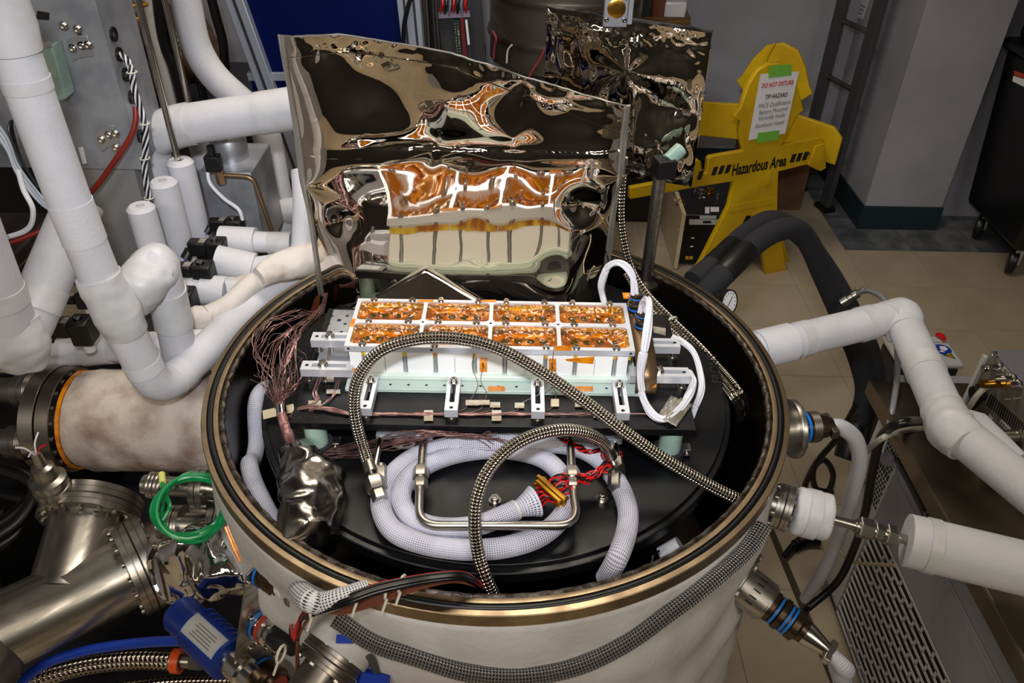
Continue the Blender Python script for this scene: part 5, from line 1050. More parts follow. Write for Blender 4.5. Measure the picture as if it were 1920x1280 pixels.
# ================================================================== YELLOW CAUTION FIGURES
def plane(Q_, yaw):
    n_ = V((math.sin(yaw), -math.cos(yaw), 0))
    def f(x, y, o=0.): d = ray(x, y); return CAM+d*((Q_+n_*o-CAM).dot(n_)/d.dot(n_))
    return f, n_, V((math.cos(yaw), math.sin(yaw), 0))
FA, nA, dA = plane(atz(1465, 508, 0), math.radians(22))
def fittext(s, f, x0, y0, x1, y1, h, o, n_, mt_, parent, bold=0., name='lettering'):
    a, b_ = f(x0, y0, o), f(x1, y1, o); ex = (b_-a); W = ex.length; ey = n_.cross(ex.normalized())
    c = f((x0+x1)/2, (y0+y1)/2, o); mb = text_mb(s, 1.0, (0, 0, 0), (1, 0, 0), (0, 1, 0), .0, bold); xs = [p.x for p in mb.v]; ys = [p.y for p in mb.v]; H = h*dep(c)/F
    sx, sy = W/(max(xs)-min(xs)), H/1.0; cx, cy = (max(xs)+min(xs))/2, (max(ys)+min(ys))/2
    ex.normalize(); mb.v = [c+ex*(p.x-cx)*sx+ey*(p.y-cy)*sy for p in mb.v]; return part(name, mb, mt_, parent, smooth=0)
figA = thing('caution_figure', 'yellow folding caution figure with a taped paper notice and hazardous area lettering', 'sign', FA(1420, 505))
oA = [(1182, 352), (1182, 374), (1297, 353), (1376, 340), (1366, 387), (1313, 492), (1268, 556), (1322, 543), (1372, 462), (1400, 405), (1410, 405), (1425, 450), (1436, 516), (1475, 506), (1458, 393), (1460, 322), (1512, 309), (1533, 320), (1545, 318), (1548, 310), (1547, 266), (1540, 258), (1464, 273), (1478, 250), (1493, 218), (1508, 207), (1497, 167), (1487, 135), (1467, 118), (1440, 120), (1420, 133), (1403, 160), (1390, 200), (1376, 220), (1389, 228), (1386, 250), (1393, 283), (1334, 293), (1328, 297), (1325, 325), (1317, 326), (1315, 303), (1309, 299), (1303, 301), (1298, 330)]
part('board', MB().prism([FA(*p) for p in oA], -nA*.022), yel, figA, b=.004)
part('raised_tab', MB().prism([FA(*p, .001) for p in ((1527, 272), (1545, 268), (1547, 314), (1536, 320), (1513, 308))][::-1], nA*.008), yel, figA, b=.003)
part('moulded_panel', MB().prism([FA(*p, .0005) for p in ((1440, 322), (1446, 321), (1443, 345), (1434, 347))][::-1], nA*.003), yel, figA, b=.001)
part('moulded_band', MB().prism([FA(*p, .0005) for p in ((1367, 385), (1452, 369), (1452, 381), (1366, 397))][::-1], nA*.003), yel, figA, b=.001)
fittext('Hazardous Area', FA, 1374, 319, 1476, 300, 32, .0012, nA, ink, figA, .03)
for x0, y0 in ((1480, 290), (1491.5, 288), (1503, 286), (1333, 314), (1345.5, 312), (1358, 310), (1306, 322)):
    part('hazard_bar', MB().prism([FA(*p, .0006) for p in ((x0, y0+15), (x0+8, y0+14), (x0+14, y0-2), (x0+6, y0-1))][::-1], nA*.0006), ink, figA)
part('rivet', MB().cyl(FA(1516, 288), FA(1516, 288, .004), .006, 10), ink, figA)
nq = [FA(1403, 263, .003), FA(1472, 250, .004), FA(1498, 134, .004), FA(1426, 139, .003)]
part('paper_notice', MB().prism(nq, nA*.0008), paper, figA, 'white paper notice with printed warning')
part('green_tape', MB().prism([FA(*p, .0052) for p in ((1441, 146), (1484, 141), (1484, 120), (1442, 124))], nA*.0006), grntape, figA, 'green tape holding the notice')
part('green_tape', MB().prism([FA(*p, .0052) for p in ((1418, 268), (1458, 262), (1462, 244), (1421, 249))], nA*.0006), grntape, figA, 'green tape holding the notice')
for s, x0, y0, x1, y1, h, m_, b_ in (('DO NOT DISTURB', 1429, 161, 1488, 154, 12, inkr, .02), ('TIP HAZARD', 1435, 182, 1477, 177, 12, ink, .015), ('PACE Qualification', 1423, 200, 1483, 191, 12.5, inkg, .0), ('Battery Mounted', 1424, 213, 1477, 204, 12.5, inkg, .0), ('Vertically Inside', 1422, 224, 1472, 216, 12.5, inkg, .0), ('Aluminum Vessel', 1416, 237, 1470, 228, 12.5, inkg, .0)):
    fittext(s, FA, x0, y0, x1, y1, h, .0062, nA, m_, figA, b_, 'notice_text')
cA = FA(1452, 300); OB = V((.015, .24, 0)); FB, nB, dB = plane(cA+OB, math.radians(-27))
figB = thing('caution_figure', 'second yellow caution figure standing crosswise behind the lettered one', 'sign', FB(1455, 480))
def Bq(u, z): p = cA+OB+dB*u; return V((p.x, p.y, z))
oB = [(-.20, .03), (-.07, .30), (-.075, .50), (-.36, .47), (-.37, .50), (-.37, .56), (-.345, .58), (-.335, .54), (-.315, .54), (-.31, .60), (-.30, .62), (-.10, .645), (-.115, .70), (-.15, .735), (-.13, .76), (-.10, .83), (-.06, .885), (0, .905), (.06, .885), (.10, .83), (.13, .76), (.15, .735), (.115, .70), (.09, .645), (.26, .62), (.30, .58), (.30, .47), (.075, .50), (.07, .30), (.22, 0), (.13, 0), (.03, .24), (-.03, .24), (-.13, .03)]
dz = aty(1445, 80, (cA+OB).y).z-.905
part('board', MB().prism([Bq(u, max(z+dz*min(1, z*2.2), 0)) for u, z in oB], -nB*.022), yel, figB, b=.004)
part('visor_ridge', MB().tube(spl([Bq(-.03, .90+dz)+nB*.004, Bq(-.05, .84+dz)+nB*.006, Bq(-.045, .78+dz)+nB*.006], 5), .006, 8), yel, figB)
# cardboard box, ladder, black bin, instrument
bx_ = thing('cardboard_box', 'open brown cardboard box behind the caution figures', 'box', (1.33, 2.66, 0))
for nm, a, b_ in (('front_wall', (1.15, 2.48, 0), (1.42, 2.486, .33)), ('back_wall', (1.15, 2.83, 0), (1.42, 2.836, .33)), ('side_wall', (1.15, 2.486, 0), (1.156, 2.83, .33)), ('side_wall', (1.414, 2.486, 0), (1.42, 2.83, .33)), ('base', (1.156, 2.486, 0), (1.414, 2.83, .006))): part(nm, MB().box(a, b_), card, bx_)
part('flap', MB().prism([(1.15, 2.48, .33), (1.42, 2.48, .33), (1.42, 2.38, .31), (1.15, 2.38, .31)], (0, 0, .005)), card, bx_); part('flap', MB().prism([(1.42, 2.50, .33), (1.42, 2.83, .33), (1.46, 2.83, .29), (1.46, 2.50, .29)], (0, 0, .005)), card, bx_)
lrm = mat('ladder_grey', (.25, .25, .26), .5)
R0 = atz(1545, 392, 0); zr = aty(1593, 172, R0.y).z; L0 = atz(1547, 140, zr); L0.y = min(L0.y, 2.88)
ld = thing('ladder', 'dark grey upright steel ladder beside the wall column', 'ladder', lerp(R0, V((L0.x, L0.y, 0)), .5))
u_ = V((L0.x-R0.x, L0.y-R0.y, 0)).normalized(); v_ = V((-u_.y, u_.x, 0))
for c in (R0, L0): part('rail', MB().obox((c.x, c.y, 1.25), u_*.030, v_*.014, (0, 0, 1.248)), lrm, ld, b=.003)
for c in (R0, L0): part('foot', MB().obox((c.x, c.y, .012), u_*.045, v_*.03, (0, 0, .010)), blk, ld)
for x, y in ((1622, 63), (1593, 172), (1567, 272)):
    z = aty(x, y, R0.y).z; part('rung', MB().cyl((R0.x, R0.y, z), (L0.x, L0.y, z), .012, 12), steeld, ld)
for z in (1.35, 1.65): part('rung', MB().cyl((R0.x, R0.y, z), (L0.x, L0.y, z), .012, 12), steeld, ld)
nt_ = thing('wall_notice', 'small paper notice on the column behind the ladder', 'notice', atx(1605, 15, 1.649)); ny = [atx(x, y, 1.6495) for x, y in ((1586, 22), (1618, 36), (1634, -12), (1596, -30))]
part('sheet', MB().prism(ny, (-.001, 0, 0)), paper, nt_)
for k in range(3): part('print_line', MB().prism([atx(x, y, 1.648) for x, y in ((1598-3*k+6, 4+7*k), (1618-3*k+4, 12+7*k), (1618-3*k+4, 14+7*k), (1598-3*k+6, 6+7*k))], (-.0005, 0, 0)), inkg, nt_)
bn = thing('black_bin', 'large black wheeled bin at the right edge by the wall', 'bin', (2.4, 2.05, 0))
bkm = mat('bin_black', (.03, .03, .035), .4)
part('body', MB().hexa([(2.10, 1.84, .15), (2.75, 1.84, .15), (2.75, 2.30, .15), (2.10, 2.30, .15), (2.04, 1.80, .84), (2.80, 1.80, .84), (2.80, 2.33, .84), (2.04, 2.33, .84)]), bkm, bn, b=.02)
part('lid', MB().hexa([(2.01, 1.77, .845), (2.83, 1.77, .845), (2.83, 2.36, .845), (2.01, 2.36, .845), (2.03, 1.79, .88), (2.81, 1.79, .88), (2.81, 2.34, .88), (2.03, 2.34, .88)]), bkm, bn, b=.012)
part('lid_dome', MB().hexa([(2.05, 1.81, .88), (2.79, 1.81, .88), (2.79, 2.32, .88), (2.05, 2.32, .88), (2.10, 1.86, 1.5), (2.75, 1.86, 1.5), (2.75, 2.30, 1.5), (2.10, 2.30, 1.5)]), bkm, bn, b=.03)
for q, m_ in ((((1900, 142), (1925, 150), (1925, 165), (1898, 152)), paper), (((1900, 132), (1925, 140), (1925, 149), (1902, 141)), mat('orange_red_label', (.70, .25, .15), .5))): part('label', MB().prism([aty(x, y, 1.765) for x, y in q][::-1], (0, -.002, 0)), m_, bn, 'small printed label')
for cx, cy in ((2.17, 1.93), (2.68, 1.93), (2.17, 2.24), (2.68, 2.24)):
    w_ = part('caster_wheel', MB().lathe([(0, -.018), (.040, -.018), (.056, -.014), (.060, 0), (.056, .014), (.040, .018), (0, .018)], (cx, cy, .060), (.85, -.5, 0), 28), rub, bn)
    part('caster_fork', MB().box((cx-.018, cy-.026, .05), (cx+.018, cy-.021, .149)), greyl, bn, b=.002); part('axle', MB().cyl((cx, cy-.027, .060), (cx, cy+.02, .060), .010, 10), chrome, bn)
ip = thing('black_instrument', 'black instrument box with a silver display strip on the floor by the caution figure', 'instrument', (.94, 2.14, 0))
part('case', MB().box((.735, 1.93, .012), (1.03, 2.35, .25)), blk, ip, b=.006); part('side_panel', MB().box((.715, 1.90, .006), (.731, 2.37, .27)), maskt, ip, 'beige side panel')
IF = lambda x, y, o=0: aty(x, y, 1.93-o)
def ilab(x0, y0, x1, y1, m_, nm='label_strip', o=.001): part(nm, MB().prism([IF(x0, y1, o), IF(x1, y1, o), IF(x1, y0, o), IF(x0, y0, o)], (0, -.001, 0)), m_, ip)
ilab(1292, 411, 1350, 421, greyl, 'display_strip'); ilab(1318, 414, 1333, 418, ink, 'display', .0025); ilab(1312, 404, 1343, 410, greyl)
for q in ((1270, 429, 1283, 431), (1296, 445, 1302, 447), (1294, 461, 1300, 463)): ilab(*q, paper)
for x in (1285, 1291): ilab(x, 480, x+8, 486, mat('yellow_sticker', (.8, .65, .1), .5), 'warning_sticker')
IT = lambda x, y: atz(x, y, .25)
for k, (x, y, r, m_) in enumerate(((1314, 364, .012, chrome), (1330, 362, .014, brass), (1302, 360, .008, chrome), (1312, 372, .008, chrome), (1345, 372, .007, chrome), (1276, 384, .014, brass), (1268, 365, .010, blk))):
    part('socket', MB().lathe([(0, 0), (r*1.3, 0), (r*1.3, .006), (r, .007), (r, .022), (r*.7, .022), (r*.7, .016), (0, .016)], IT(x, y), n=18), m_, ip)
for q in ((1322, 388, 1330, 400), (1332, 388, 1348, 397), (1264, 374, 1276, 376), (1312, 369, 1322, 371)): part('label_strip', MB().prism([atz(x, y, .2505) for x, y in ((q[0], q[3]), (q[2], q[3]), (q[2], q[1]), (q[0], q[1]))], (0, 0, .0006)), paper, ip)
# ================================================================== RIGHT: HOSES, PIPES, PORTS
for l, o, r in (('rear black foam covered hose arching down to the floor at right', 0, .044), ('front black foam covered hose arching down behind the white pipe', 1, .042)):
    pth = ([atz(1300, 528, .86), aty(1345, 490, -.02+.52), aty(1400, 438, .66), aty(1448, 413, .74), aty(1500, 440, .80), aty(1548, 500, .80), aty(1592, 575, .76), aty(1632, 660, .70), aty(1640, 730, .66), aty(1615, 800, .60), aty(1600, 850, .55)] if not o else
           [atz(1318, 556, .85), aty(1370, 500, .44), aty(1430, 446, .54), aty(1480, 428, .60), aty(1512, 448, .64), aty(1545, 520, .66), aty(1580, 600, .64), aty(1612, 680, .60), aty(1622, 740, .56), aty(1600, 815, .50), aty(1585, 860, .46)])
    t = thing('foam_hose', l, 'hose', pth[-1]); q = spl(pth, 10); part('foam', MB().tube(q, .026, 20), foamk, t); part('tape_band', MB().tube(q[8:16], .0268, 20), blk, t)
    part('end_wrap', MB().tube([q[-14], q[-8], q[-1]], [.028, .034, .030], 14), blk, t)
t = thing('hose_fitting', 'small steel fitting with a clear tube tied on the black hoses', 'fitting', aty(1585, 562, .69)); fa, fb = aty(1577, 568, .60), aty(1604, 552, .60)
part('body', MB().lathe([(0, 0), (.013, 0), (.013, .018), (.009, .02), (.009, .03), (.012, .032), (.012, .045), (.007, .047), (.007, .062), (0, .062)], fa, fb-fa, 18), steel, t)
solo('clear_hose', MB().tube(spl([fb, aty(1628, 545, .56), aty(1658, 562, .48), aty(1676, 610, .38), aty(1683, 680, .28), aty(1678, 740, .18), aty(1664, 810, .10), aty(1650, 850, .05)], 10), .0062, 12), tubec, 'clear plastic tube arching over the white foam pipe at right', 'hose')
wp_ = [atz(1405, 660, .87), atz(1688, 590, .87), atz(1782, 800, .86), atz(1990, 968, .855)]
t = pipe('large bent white foam pipe crossing above the steel counter at right', [(wp_, .0345, .05)], bands=((0, .02, .105, 1.10, foamw), (0, .125, .155, 1.03, wrap), (0, .30, .335, 1.03, wrap), (0, .375, .415, 1.03, wrap), (0, .56, .60, 1.03, wrap), (0, .70, .745, 1.03, wrap)))
wrapblob(t, [atz(1660, 600, .87), atz(1688, 592, .87), atz(1700, 622, .868)], [.036, .040, .036], .004, 26, wrap)
wrapblob(t, [atz(1766, 770, .86), atz(1783, 802, .86), atz(1812, 832, .857)], [.037, .043, .037], .005, 26, wrap)
part('side_branch', MB().tube([atz(1790, 800, .855), atz(1830, 808, .85), atz(1862, 830, .845), atz(1905, 868, .84)], [.036, .034, .026, .022], 26), foam, t)
pf = [atz(1700, 1012, .84), atz(1990, 1082, .84)]
pipe('white foam pipe at lower right with a cut open end', [([pf[0], pf[1]], .0405, 0)], bands=((0, .12, .20, 1.02, wrap),))
t, = (thing('foam_port', 'vessel port with a bolted flange and a white foam sleeve at right', 'port', atz(1500, 955, .80)),)
qa_, qb_ = atz(1418, 935, .865), atz(1470, 952, .863); d = (qb_-qa_).normalized(); part('tube', MB().cyl(qa_-d*.02, qb_, .022, 28), steel, t)
flpair(t, atz(1452, 946, .864), d, .036, .014, .0115, 8, .0045); s0 = atz(1488, 955, .862); s1 = atz(1556, 972, .858)
wrapblob(t, [s0, lerp(s0, s1, .1), lerp(s0, s1, .5), lerp(s0, s1, .9), s1], [.030, .036, .0365, .036, .031], .0025, 40, foamw, 'foam_sleeve'); part('tape_band', MB().tube([lerp(s0, s1, .30), lerp(s0, s1, .64)], .0385, 28), wrap, t)
s2 = pf[0]+(pf[1]-pf[0]).normalized()*.01
part('tube', MB().cyl(s1, s2, .0075, 16), steel, t); dd = (s2-s1).normalized(); ll = (s2-s1).length
nutstack(t, lerp(s1, s2, .30), dd, .0075, (('fer', 1.35, ll*.04), ('hex', 2.2, ll*.16), ('fer', 1.4, ll*.03), ('hex', 1.8, ll*.10), ('fer', 1.4, ll*.03), ('hex', 2.2, ll*.12), ('fer', 1.3, ll*.04)))
# connector port with blue ring
t = thing('connector_port', 'vessel connector port with a blue ring and white sleeved lead at right', 'port', atz(1515, 800, .86)); k0 = atz(1484, 803, .884); kd = (atz(1566, 797, .884)-k0); kl = kd.length; kd.normalize()
part('flange', MB().lathe([(0, -.03), (.040, -.03), (.040, -.003), (.050, -.003), (.051, -.001), (.051, .005), (.050, .006), (0, .006)], k0, kd, 40), steel, t)
part('body', MB().lathe([(0, .006), (.024, .006), (.024, .018), (.021, .020), (.021, .026), (.0255, .027), (.0255, .046), (.021, .048), (.020, .060), (.016, .062), (.015, .070), (0, .070)], k0, kd, 32), dkst, t)
part('grip_ring', MB().lathe([(.0258+.0010*(k % 2), .030+.0014*k) for k in range(11)], k0, kd, 32), steeld, t)
part('colour_ring', MB().lathe([(.0215, .0205), (.0265, .0205), (.0265, .025), (.0215, .025)], k0, kd, 32, closed=True), bluer, t, 'blue ring')
bolts(8, SCREW, t, k0+kd*.006, kd, .042, .0042)
part('strain_clamp', MB().obox(k0+kd*.068, kd.cross(V((0, 0, 1)))*.024, (0, 0, .008), kd*.006), steeld, t, b=.001)
part('white_sleeve', MB().tube(spl([k0+kd*.070, atz(1576, 800, .875), atz(1603, 822, .84), atz(1612, 860, .78), atz(1604, 905, .70), atz(1588, 960, .60), atz(1566, 1020, .48), atz(1538, 1080, .36), atz(1510, 1122, .25)], 10), [.010, .014, .014, .0135, .0135, .0135, .0135, .013], 18), mat('grey_white_sleeve', (.80, .80, .82), .6, uvpat=(12, (.55, .54, .58), (.1, .7), 0)), t)
# lower port with blue rings
t = thing('instrument_port', 'bolted vessel port with an engraved ring and multi ringed connector at lower right', 'port', atz(1400, 1110, .70)); l0 = atz(1352, 1062, .745); ld_ = (atz(1530, 1202, .70)-l0).normalized()
part('felt_boot', MB().cyl(l0-ld_*.045, l0-ld_*.005, .062, 36, .058), blanket, t)
flpair(t, l0, ld_, .056, .02, .0185, 6, .0065, both=False)
h = l0+ld_*.040; part('engraved_ring', MB().lathe([(0, 0), (.033, 0), (.033, .046), (.030, .047), (.030, .050), (0, .050)], h, ld_, 40), steel, t)
for k in range(5): a = -1.2+.35*k; x_, y_, _ = basis(ld_); c = h+ld_*.022+(x_*math.cos(a+2.6)+y_*math.sin(a+2.6))*.0332; part('engraving', MB().obox(c, ld_*.006, (x_*math.sin(a+2.6)-y_*math.cos(a+2.6))*.0012, (x_*math.cos(a+2.6)+y_*math.sin(a+2.6))*.0003), ink, t)
h2 = h+ld_*.050; part('body', MB().lathe([(0, 0), (.026, 0), (.026, .008), (.022, .010), (.022, .016), (.027, .018), (.027, .026), (.023, .028), (.023, .040), (.026, .042), (.026, .052), (.020, .056), (.018, .064), (0, .064)], h2, ld_, 32), dkst, t)
for a in (.011, .029, .036): part('colour_ring', MB().lathe([(.0235, a), (.0250, a), (.0250, a+.004), (.0235, a+.004)], h2, ld_, 30, closed=True), bluer, t, 'blue ring')
h3 = h2+ld_*.064; part('cone_back', MB().lathe([(.019, 0), (.019, .006), (.011, .040), (0, .040)], h3, ld_, 26), chrome, t); part('strain_clamp', MB().obox(h3+ld_*.044, ld_.cross(V((0, 0, 1))).normalized()*.020, ld_.cross(ld_.cross(V((0, 0, 1)))).normalized()*.007, ld_*.005), steel, t, b=.001)
part('white_sleeve', MB().tube(spl([h3+ld_*.048, h3+ld_*.075+V((0, 0, -.01)), atz(1570, 1245, .60), atz(1583, 1290, .52), atz(1590, 1330, .46)], 8), [.010, .015, .0155, .015], 18), sleeve, t)
# dial gauge on the rear of the vessel
dg = thing('dial_gauge', 'small black dial gauge with a white face at the vessel rear right', 'gauge', atz(1362, 565, .82)); g0 = atz(1366, 566, .875); gd_ = V((.62, -.70, .35)).normalized()
part('case', MB().lathe([(0, -.028), (.020, -.028), (.020, -.010), (.0265, -.008), (.0265, .004), (.0245, .004), (.0245, .002), (0, .002)], g0, gd_, 32), blk, dg); part('dial_face', MB().lathe([(0, .0028), (.0235, .0028), (.0235, .002)], g0, gd_, 32), paper, dg)
gx, gy, _ = basis(gd_)
for k in range(11): a = math.radians(-40+26*k); part('dial_mark', MB().obox(g0+gd_*.0031+(gx*math.cos(a)+gy*math.sin(a))*.019, (gx*math.cos(a)+gy*math.sin(a))*.0025, (gy*math.cos(a)-gx*math.sin(a))*.0006, gd_*.0002), ink, dg)
part('needle', MB().obox(g0+gd_*.0033, (gx*.8+gy*.6)*.014, (gy*.8-gx*.6)*.0008, gd_*.0003), ink, dg); part('stem', MB().cyl(g0-gd_*.028, V((.36, .33, .86)), .010, 12), steeld, dg)
# ================================================================== RIGHT: CABINET AND COUNTER
XC = .86
cabt = thing('equipment_cabinet', 'grey equipment cabinet with a perforated lower side at right', 'cabinet', (1.25, -.2, 0))
part('core', MB().box((XC+.012, -1.5, .03), (1.75, .30, .716)), grey, cabt)
part('back_frame_post', MB().box((XC, .262, .02), (XC+.012, .30, .716)), greyl, cabt)
for z0, z1, y0, y1 in ((.545, .71, -.02, .255), (.40, .538, -.35, .255), (.545, .71, -1.5, -.03)): part('side_panel', MB().box((XC+.002, y0, z0), (XC+.0115, y1, z1)), grey, cabt, b=.0015)
CX = lambda x, y, o=0: atx(x, y, XC-o)
part('pull_bar', MB().prism([CX(*p, .002) for p in ((1680, 860), (1686, 857), (1741, 963), (1734, 966))], (-.006, 0, 0)), darkm, cabt, b=.001)
for q in (((1648, 852), (1672, 846), (1688, 876), (1664, 874)), ((1722, 976), (1748, 972), (1756, 996), (1736, 990))): part('latch', MB().prism([CX(*p, .002) for p in q], (-.010, 0, 0)), grey, cabt, b=.002)
for x, y in ((1686, 873), (1738, 965), (1733, 980)): inst('screw', SCREWD, cabt, CX(x, y, .006), (-1, 0, 0), .005)
# perforated grille: staggered bars over a dark back
gb2 = MB(); y0g, y1g, z0g, z1g = -1.0, .17, .05, .395; nz2 = 15; dz2 = (z1g-z0g)/nz2
part('grille_backing', MB().box((XC+.0085, y0g, z0g), (XC+.0115, y1g, z1g)), dark, cabt)
for k in range(nz2+1): gb2.box((XC, y0g, z0g+dz2*k-.0028), (XC+.003, y1g, z0g+dz2*k+.0028))
for k in range(nz2):
    for j in range(int((y1g-y0g)/.056)): y = y0g+.056*j+(.028 if k % 2 else 0); gb2.box((XC, y-.0028, z0g+dz2*k), (XC+.003, y+.0028, z0g+dz2*(k+1)))
part('perforated_grille', gb2, greyl, cabt, kind='stuff', smooth=0)
pg = MB()
for k in range(9):
    for j in range(16): pg.lathe([(0, .0006), (.0042, .0006), (.0042, 0)], (XC+.001-.0014, .185+.0105*(j % 6)+.004*(k % 2), .42+.0115*k+.10*(j//6)), (-1, 0, 0), n=6)
part('vent_panel', MB().box((XC, .176, .06), (XC+.010, .258, .70)), greyl, cabt); part('vent_holes', pg, dark, cabt, kind='stuff')
for y0, y1 in ((-.36, -.12), (-.70, -.40)): part('lower_panel', MB().box((XC-.003, y0, .42), (XC+.0115, y1, .535)), grey, cabt, b=.001)
part('plinth', MB().box((XC+.02, -1.45, 0), (1.72, .27, .03)), darkm, cabt)
ctr = thing('counter_top', 'worn brown steel counter top over the grey cabinet at right', 'counter', (1.25, -.4, .72))
part('top', MB().box((.775, -1.5, .735), (1.85, .235, .75)), counter, ctr, b=.002); part('edge_strip', MB().box((.770, -1.5, .717), (.7745, .237, .7515)), mat('counter_edge', (.50, .45, .38), .35, .85), ctr); part('underside', MB().box((.78, -1.48, .717), (1.83, .225, .7345)), darkm, ctr)
# instrument on the counter
ig = thing('rear_panel_instrument', 'grey instrument with a slotted metal back panel on the counter at right edge', 'instrument', (1.2, .05, .75))
a_ = atz(1803, 779, .752); PI_, nI, dI = plane(a_, math.radians(-85.6)); dn = -nI
zt2 = aty(1866, 655, a_.y).z
def ipx(u, z, o=0): p = a_+dI*u+nI*o; return V((p.x, p.y, z))
part('case', MB().prism([ipx(0, .757), ipx(.42, .757), ipx(.42, .757)+dn*.40, ipx(0, .757)+dn*.40], (0, 0, zt2-.757)), mat('dark_grey_case', (.40, .40, .42), .5), ig, b=.002)
part('back_panel', MB().prism([ipx(.003, .760, .001), ipx(.416, .760, .001), ipx(.416, zt2-.003, .001), ipx(.003, zt2-.003, .001)], nI*.002), mat('zinc_panel', (.58, .56, .52), .4, .5, col2=(.50, .48, .45), vs=8), ig)
part('side_bracket', MB().prism([ipx(-.006, .756, .004), ipx(.003, .756, .004), ipx(.003, zt2-.016, .004), ipx(-.006, zt2-.016, .004)], nI*.006), greyl, ig)
q4 = lambda pts, o, t_, m_, nm, lab=None: part(nm, MB().prism([PI_(*p, o) for p in pts], nI*t_), m_, ig, lab)
for k in range(17): x, y = 1858+3.9*k, 738+3.5*k; q4(((x, y), (x+2.2, y+2), (x-5.8, y+23), (x-8, y+21)), .0031, .0004, dark, 'vent_slot')
for x, y, r, l, m_ in ((1867, 664, .004, .004, chrome), (1864, 690, .006, .022, chrome), (1875, 690, .008, .018, chrome), (1884, 701, .006, .02, steel), (1893, 709, .006, .03, steel), (1901, 712, .008, .02, chrome), (1886, 718, .008, .045, brass), (1912, 722, .007, .02, chrome), (1842, 735, .012, .02, blk), (1895, 832, .010, .02, brass), (1908, 818, .012, .03, steel), (1906, 852, .013, .03, blk), (1890, 748, .003, .006, chrome), (1908, 746, .003, .006, chrome)):
    part('socket', MB().lathe([(0, 0), (r*1.4, 0), (r*1.4, .004), (r, .005), (r, l), (0, l)], PI_(x, y, .003), nI, 16), m_, ig)
for pts in (((1855, 775), (1862, 785), (1853, 793), (1849, 787)), ((1862, 793), (1891, 815), (1886, 826), (1868, 808)), ((1877, 785), (1895, 803), (1890, 812), (1873, 794))):
    q4(pts[::-1] if 0 else pts, .0032, .0004, greyl, 'rating_label', 'pale rating label')
for k in range(4): x, y = 1878+4*k, 790+4*k; q4(((x, y), (x+2, y+2), (x-1.5, y+8), (x-3.5, y+6)), .0038, .0002, inkg, 'print_line')
for u in (.03, .39): part('foot', MB().cyl(ipx(u, .750, -.05), ipx(u, .757, -.05), .012, 12), blk, ig)
solo('grey_lead', MB().tube(spl([PI_(1862, 722, .012), PI_(1846, 728, .02), PI_(1830, 744, .03), PI_(1816, 764, .03), atz(1795, 782, .765), atz(1745, 800, .757), atz(1700, 806, .757), aty(1660, 818, -.02), aty(1630, 840, .02), aty(1612, 862, .05)], 8), .0055, 10), mat('beige_grey_cable', (.62, .60, .56), .5), 'beige grey lead running from the instrument across the counter', 'cable')
solo('black_power_lead', MB().tube(spl([PI_(1840, 738, .02), PI_(1822, 760, .02), atz(1795, 776, .765), atz(1755, 790, .762), aty(1700, 790, -.03), aty(1655, 815, .0), aty(1636, 880, .02), aty(1622, 960, .03), aty(1600, 1030, .05), aty(1570, 1090, .04), aty(1520, 1135, .02), aty(1500, 1148, .0)], 8), .0085, 12), blkw, 'thick black power lead dropping over the counter edge', 'cable')
solo('black_lead_loop', MB().tube(spl([aty(1605, 760, .30), aty(1570, 820, .32), aty(1530, 868, .34), aty(1508, 915, .36), aty(1520, 935, .36), aty(1550, 925, .35), aty(1562, 890, .34), aty(1545, 862, .34), aty(1525, 880, .35), aty(1530, 915, .36), aty(1560, 922, .37)], 8), .0075, 10), blkw, 'black lead looped on the floor side of the cabinet', 'cable')
t = thing('power_plug', 'black ribbed cable plug lying near the floor under the foam port', 'plug', atz(1510, 1030, .0)); part('lead', MB().tube(spl([atz(1470, 1044, .012), atz(1488, 1024, .014), atz(1510, 1012, .018), atz(1535, 1010, .02)], 6), [.008, .012, .018, .020], 12), blkw, t)
for k in range(5): c = atz(1490+6*k, 1023-3*k, .015); part('rib', MB().lathe([(.012, 0), (.017, .001), (.017, .004), (.012, .005)], c, (1, .45, 0), 12), blkw, t)
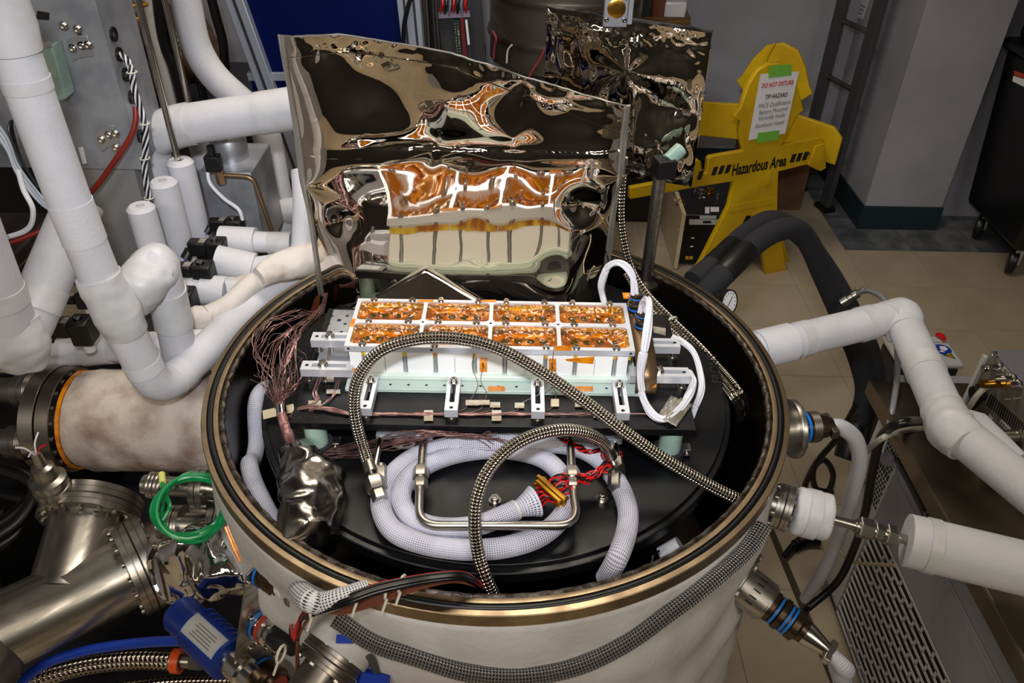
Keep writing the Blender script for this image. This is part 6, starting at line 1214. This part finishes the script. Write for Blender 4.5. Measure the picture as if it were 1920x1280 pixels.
solo('thin_tan_lead', MB().tube(spl([aty(1568, 1005, .18), aty(1580, 1040, .14), aty(1610, 1055, .08), aty(1650, 1058, .0), aty(1680, 1060, -.05)], 8), .004, 8), mat('tan_cable', (.62, .57, .45), .5), 'thin tan lead hooked across the perforated grille', 'cable')
solo('floor_rail', MB().prism([atz(1432, 976, 0), atz(1440, 974, 0), atz(1572, 1290, 0), atz(1562, 1292, 0)], (0, 0, .012)), mat('brown_rail', (.30, .26, .22), .5, .5), 'thin brown metal rail lying on the floor between vessel and cabinet', 'rail')
cw = thing('controller_unit', 'white floor unit with blue and yellow warning stickers behind the bent pipe', 'unit', (1.2, .86, 0))
u0, u1, u2 = atz(1688, 632, .35), atz(1762, 632, .35), atz(1805, 683, .35)
part('body', MB().box((u0.x-.05, u2.y, 0), (u2.x-.0, u1.y, .335)), mat('navy_case', (.10, .12, .16), .5), cw, b=.012); part('lid', MB().box((u0.x-.055, u2.y-.006, .3355), (u2.x+.004, u1.y+.006, .352)), greyl, cw, b=.006)
part('rear_strip', MB().box((u0.x-.05, u1.y-.035, .3522), (u2.x-.02, u1.y-.01, .358)), greyl, cw)
CW = lambda x, y, o=.0005: atz(x, y, .352+o)
part('blue_sticker', MB().lathe([(0, .0006), (.026, .0006), (.026, 0)], CW(1767, 655), n=28), mat('sticker_blue', (.08, .22, .60), .4), cw); part('sticker_figure', MB().lathe([(0, .0009), (.013, .0009), (.013, .0006)], CW(1769, 653), n=5), paper, cw); part('sticker_figure', MB().prism([CW(x, y, .0014) for x, y in ((1760, 658), (1766, 656), (1772, 660), (1766, 660))], (0, 0, .0003)), paper, cw)
part('yellow_sticker', MB().prism([CW(x, y) for x, y in ((1768, 666), (1792, 673), (1780, 659))], (0, 0, .0006)), ink, cw); part('sticker_face', MB().prism([CW(x, y, .0012) for x, y in ((1772, 666), (1788, 671), (1780, 661.5))], (0, 0, .0004)), yel, cw); part('sticker_bolt', MB().prism([CW(x, y, .0017) for x, y in ((1775, 666.3), (1784, 667), (1784, 665.8), (1776, 665.3))], (0, 0, .0003)), ink, cw)
solo('red_clip', MB().tube(spl([atz(1758, 628, .365), atz(1765, 629, .372), atz(1770, 637, .36)], 5), .008, 8), redw, 'small red clip on the corner of the white floor unit', 'clip')
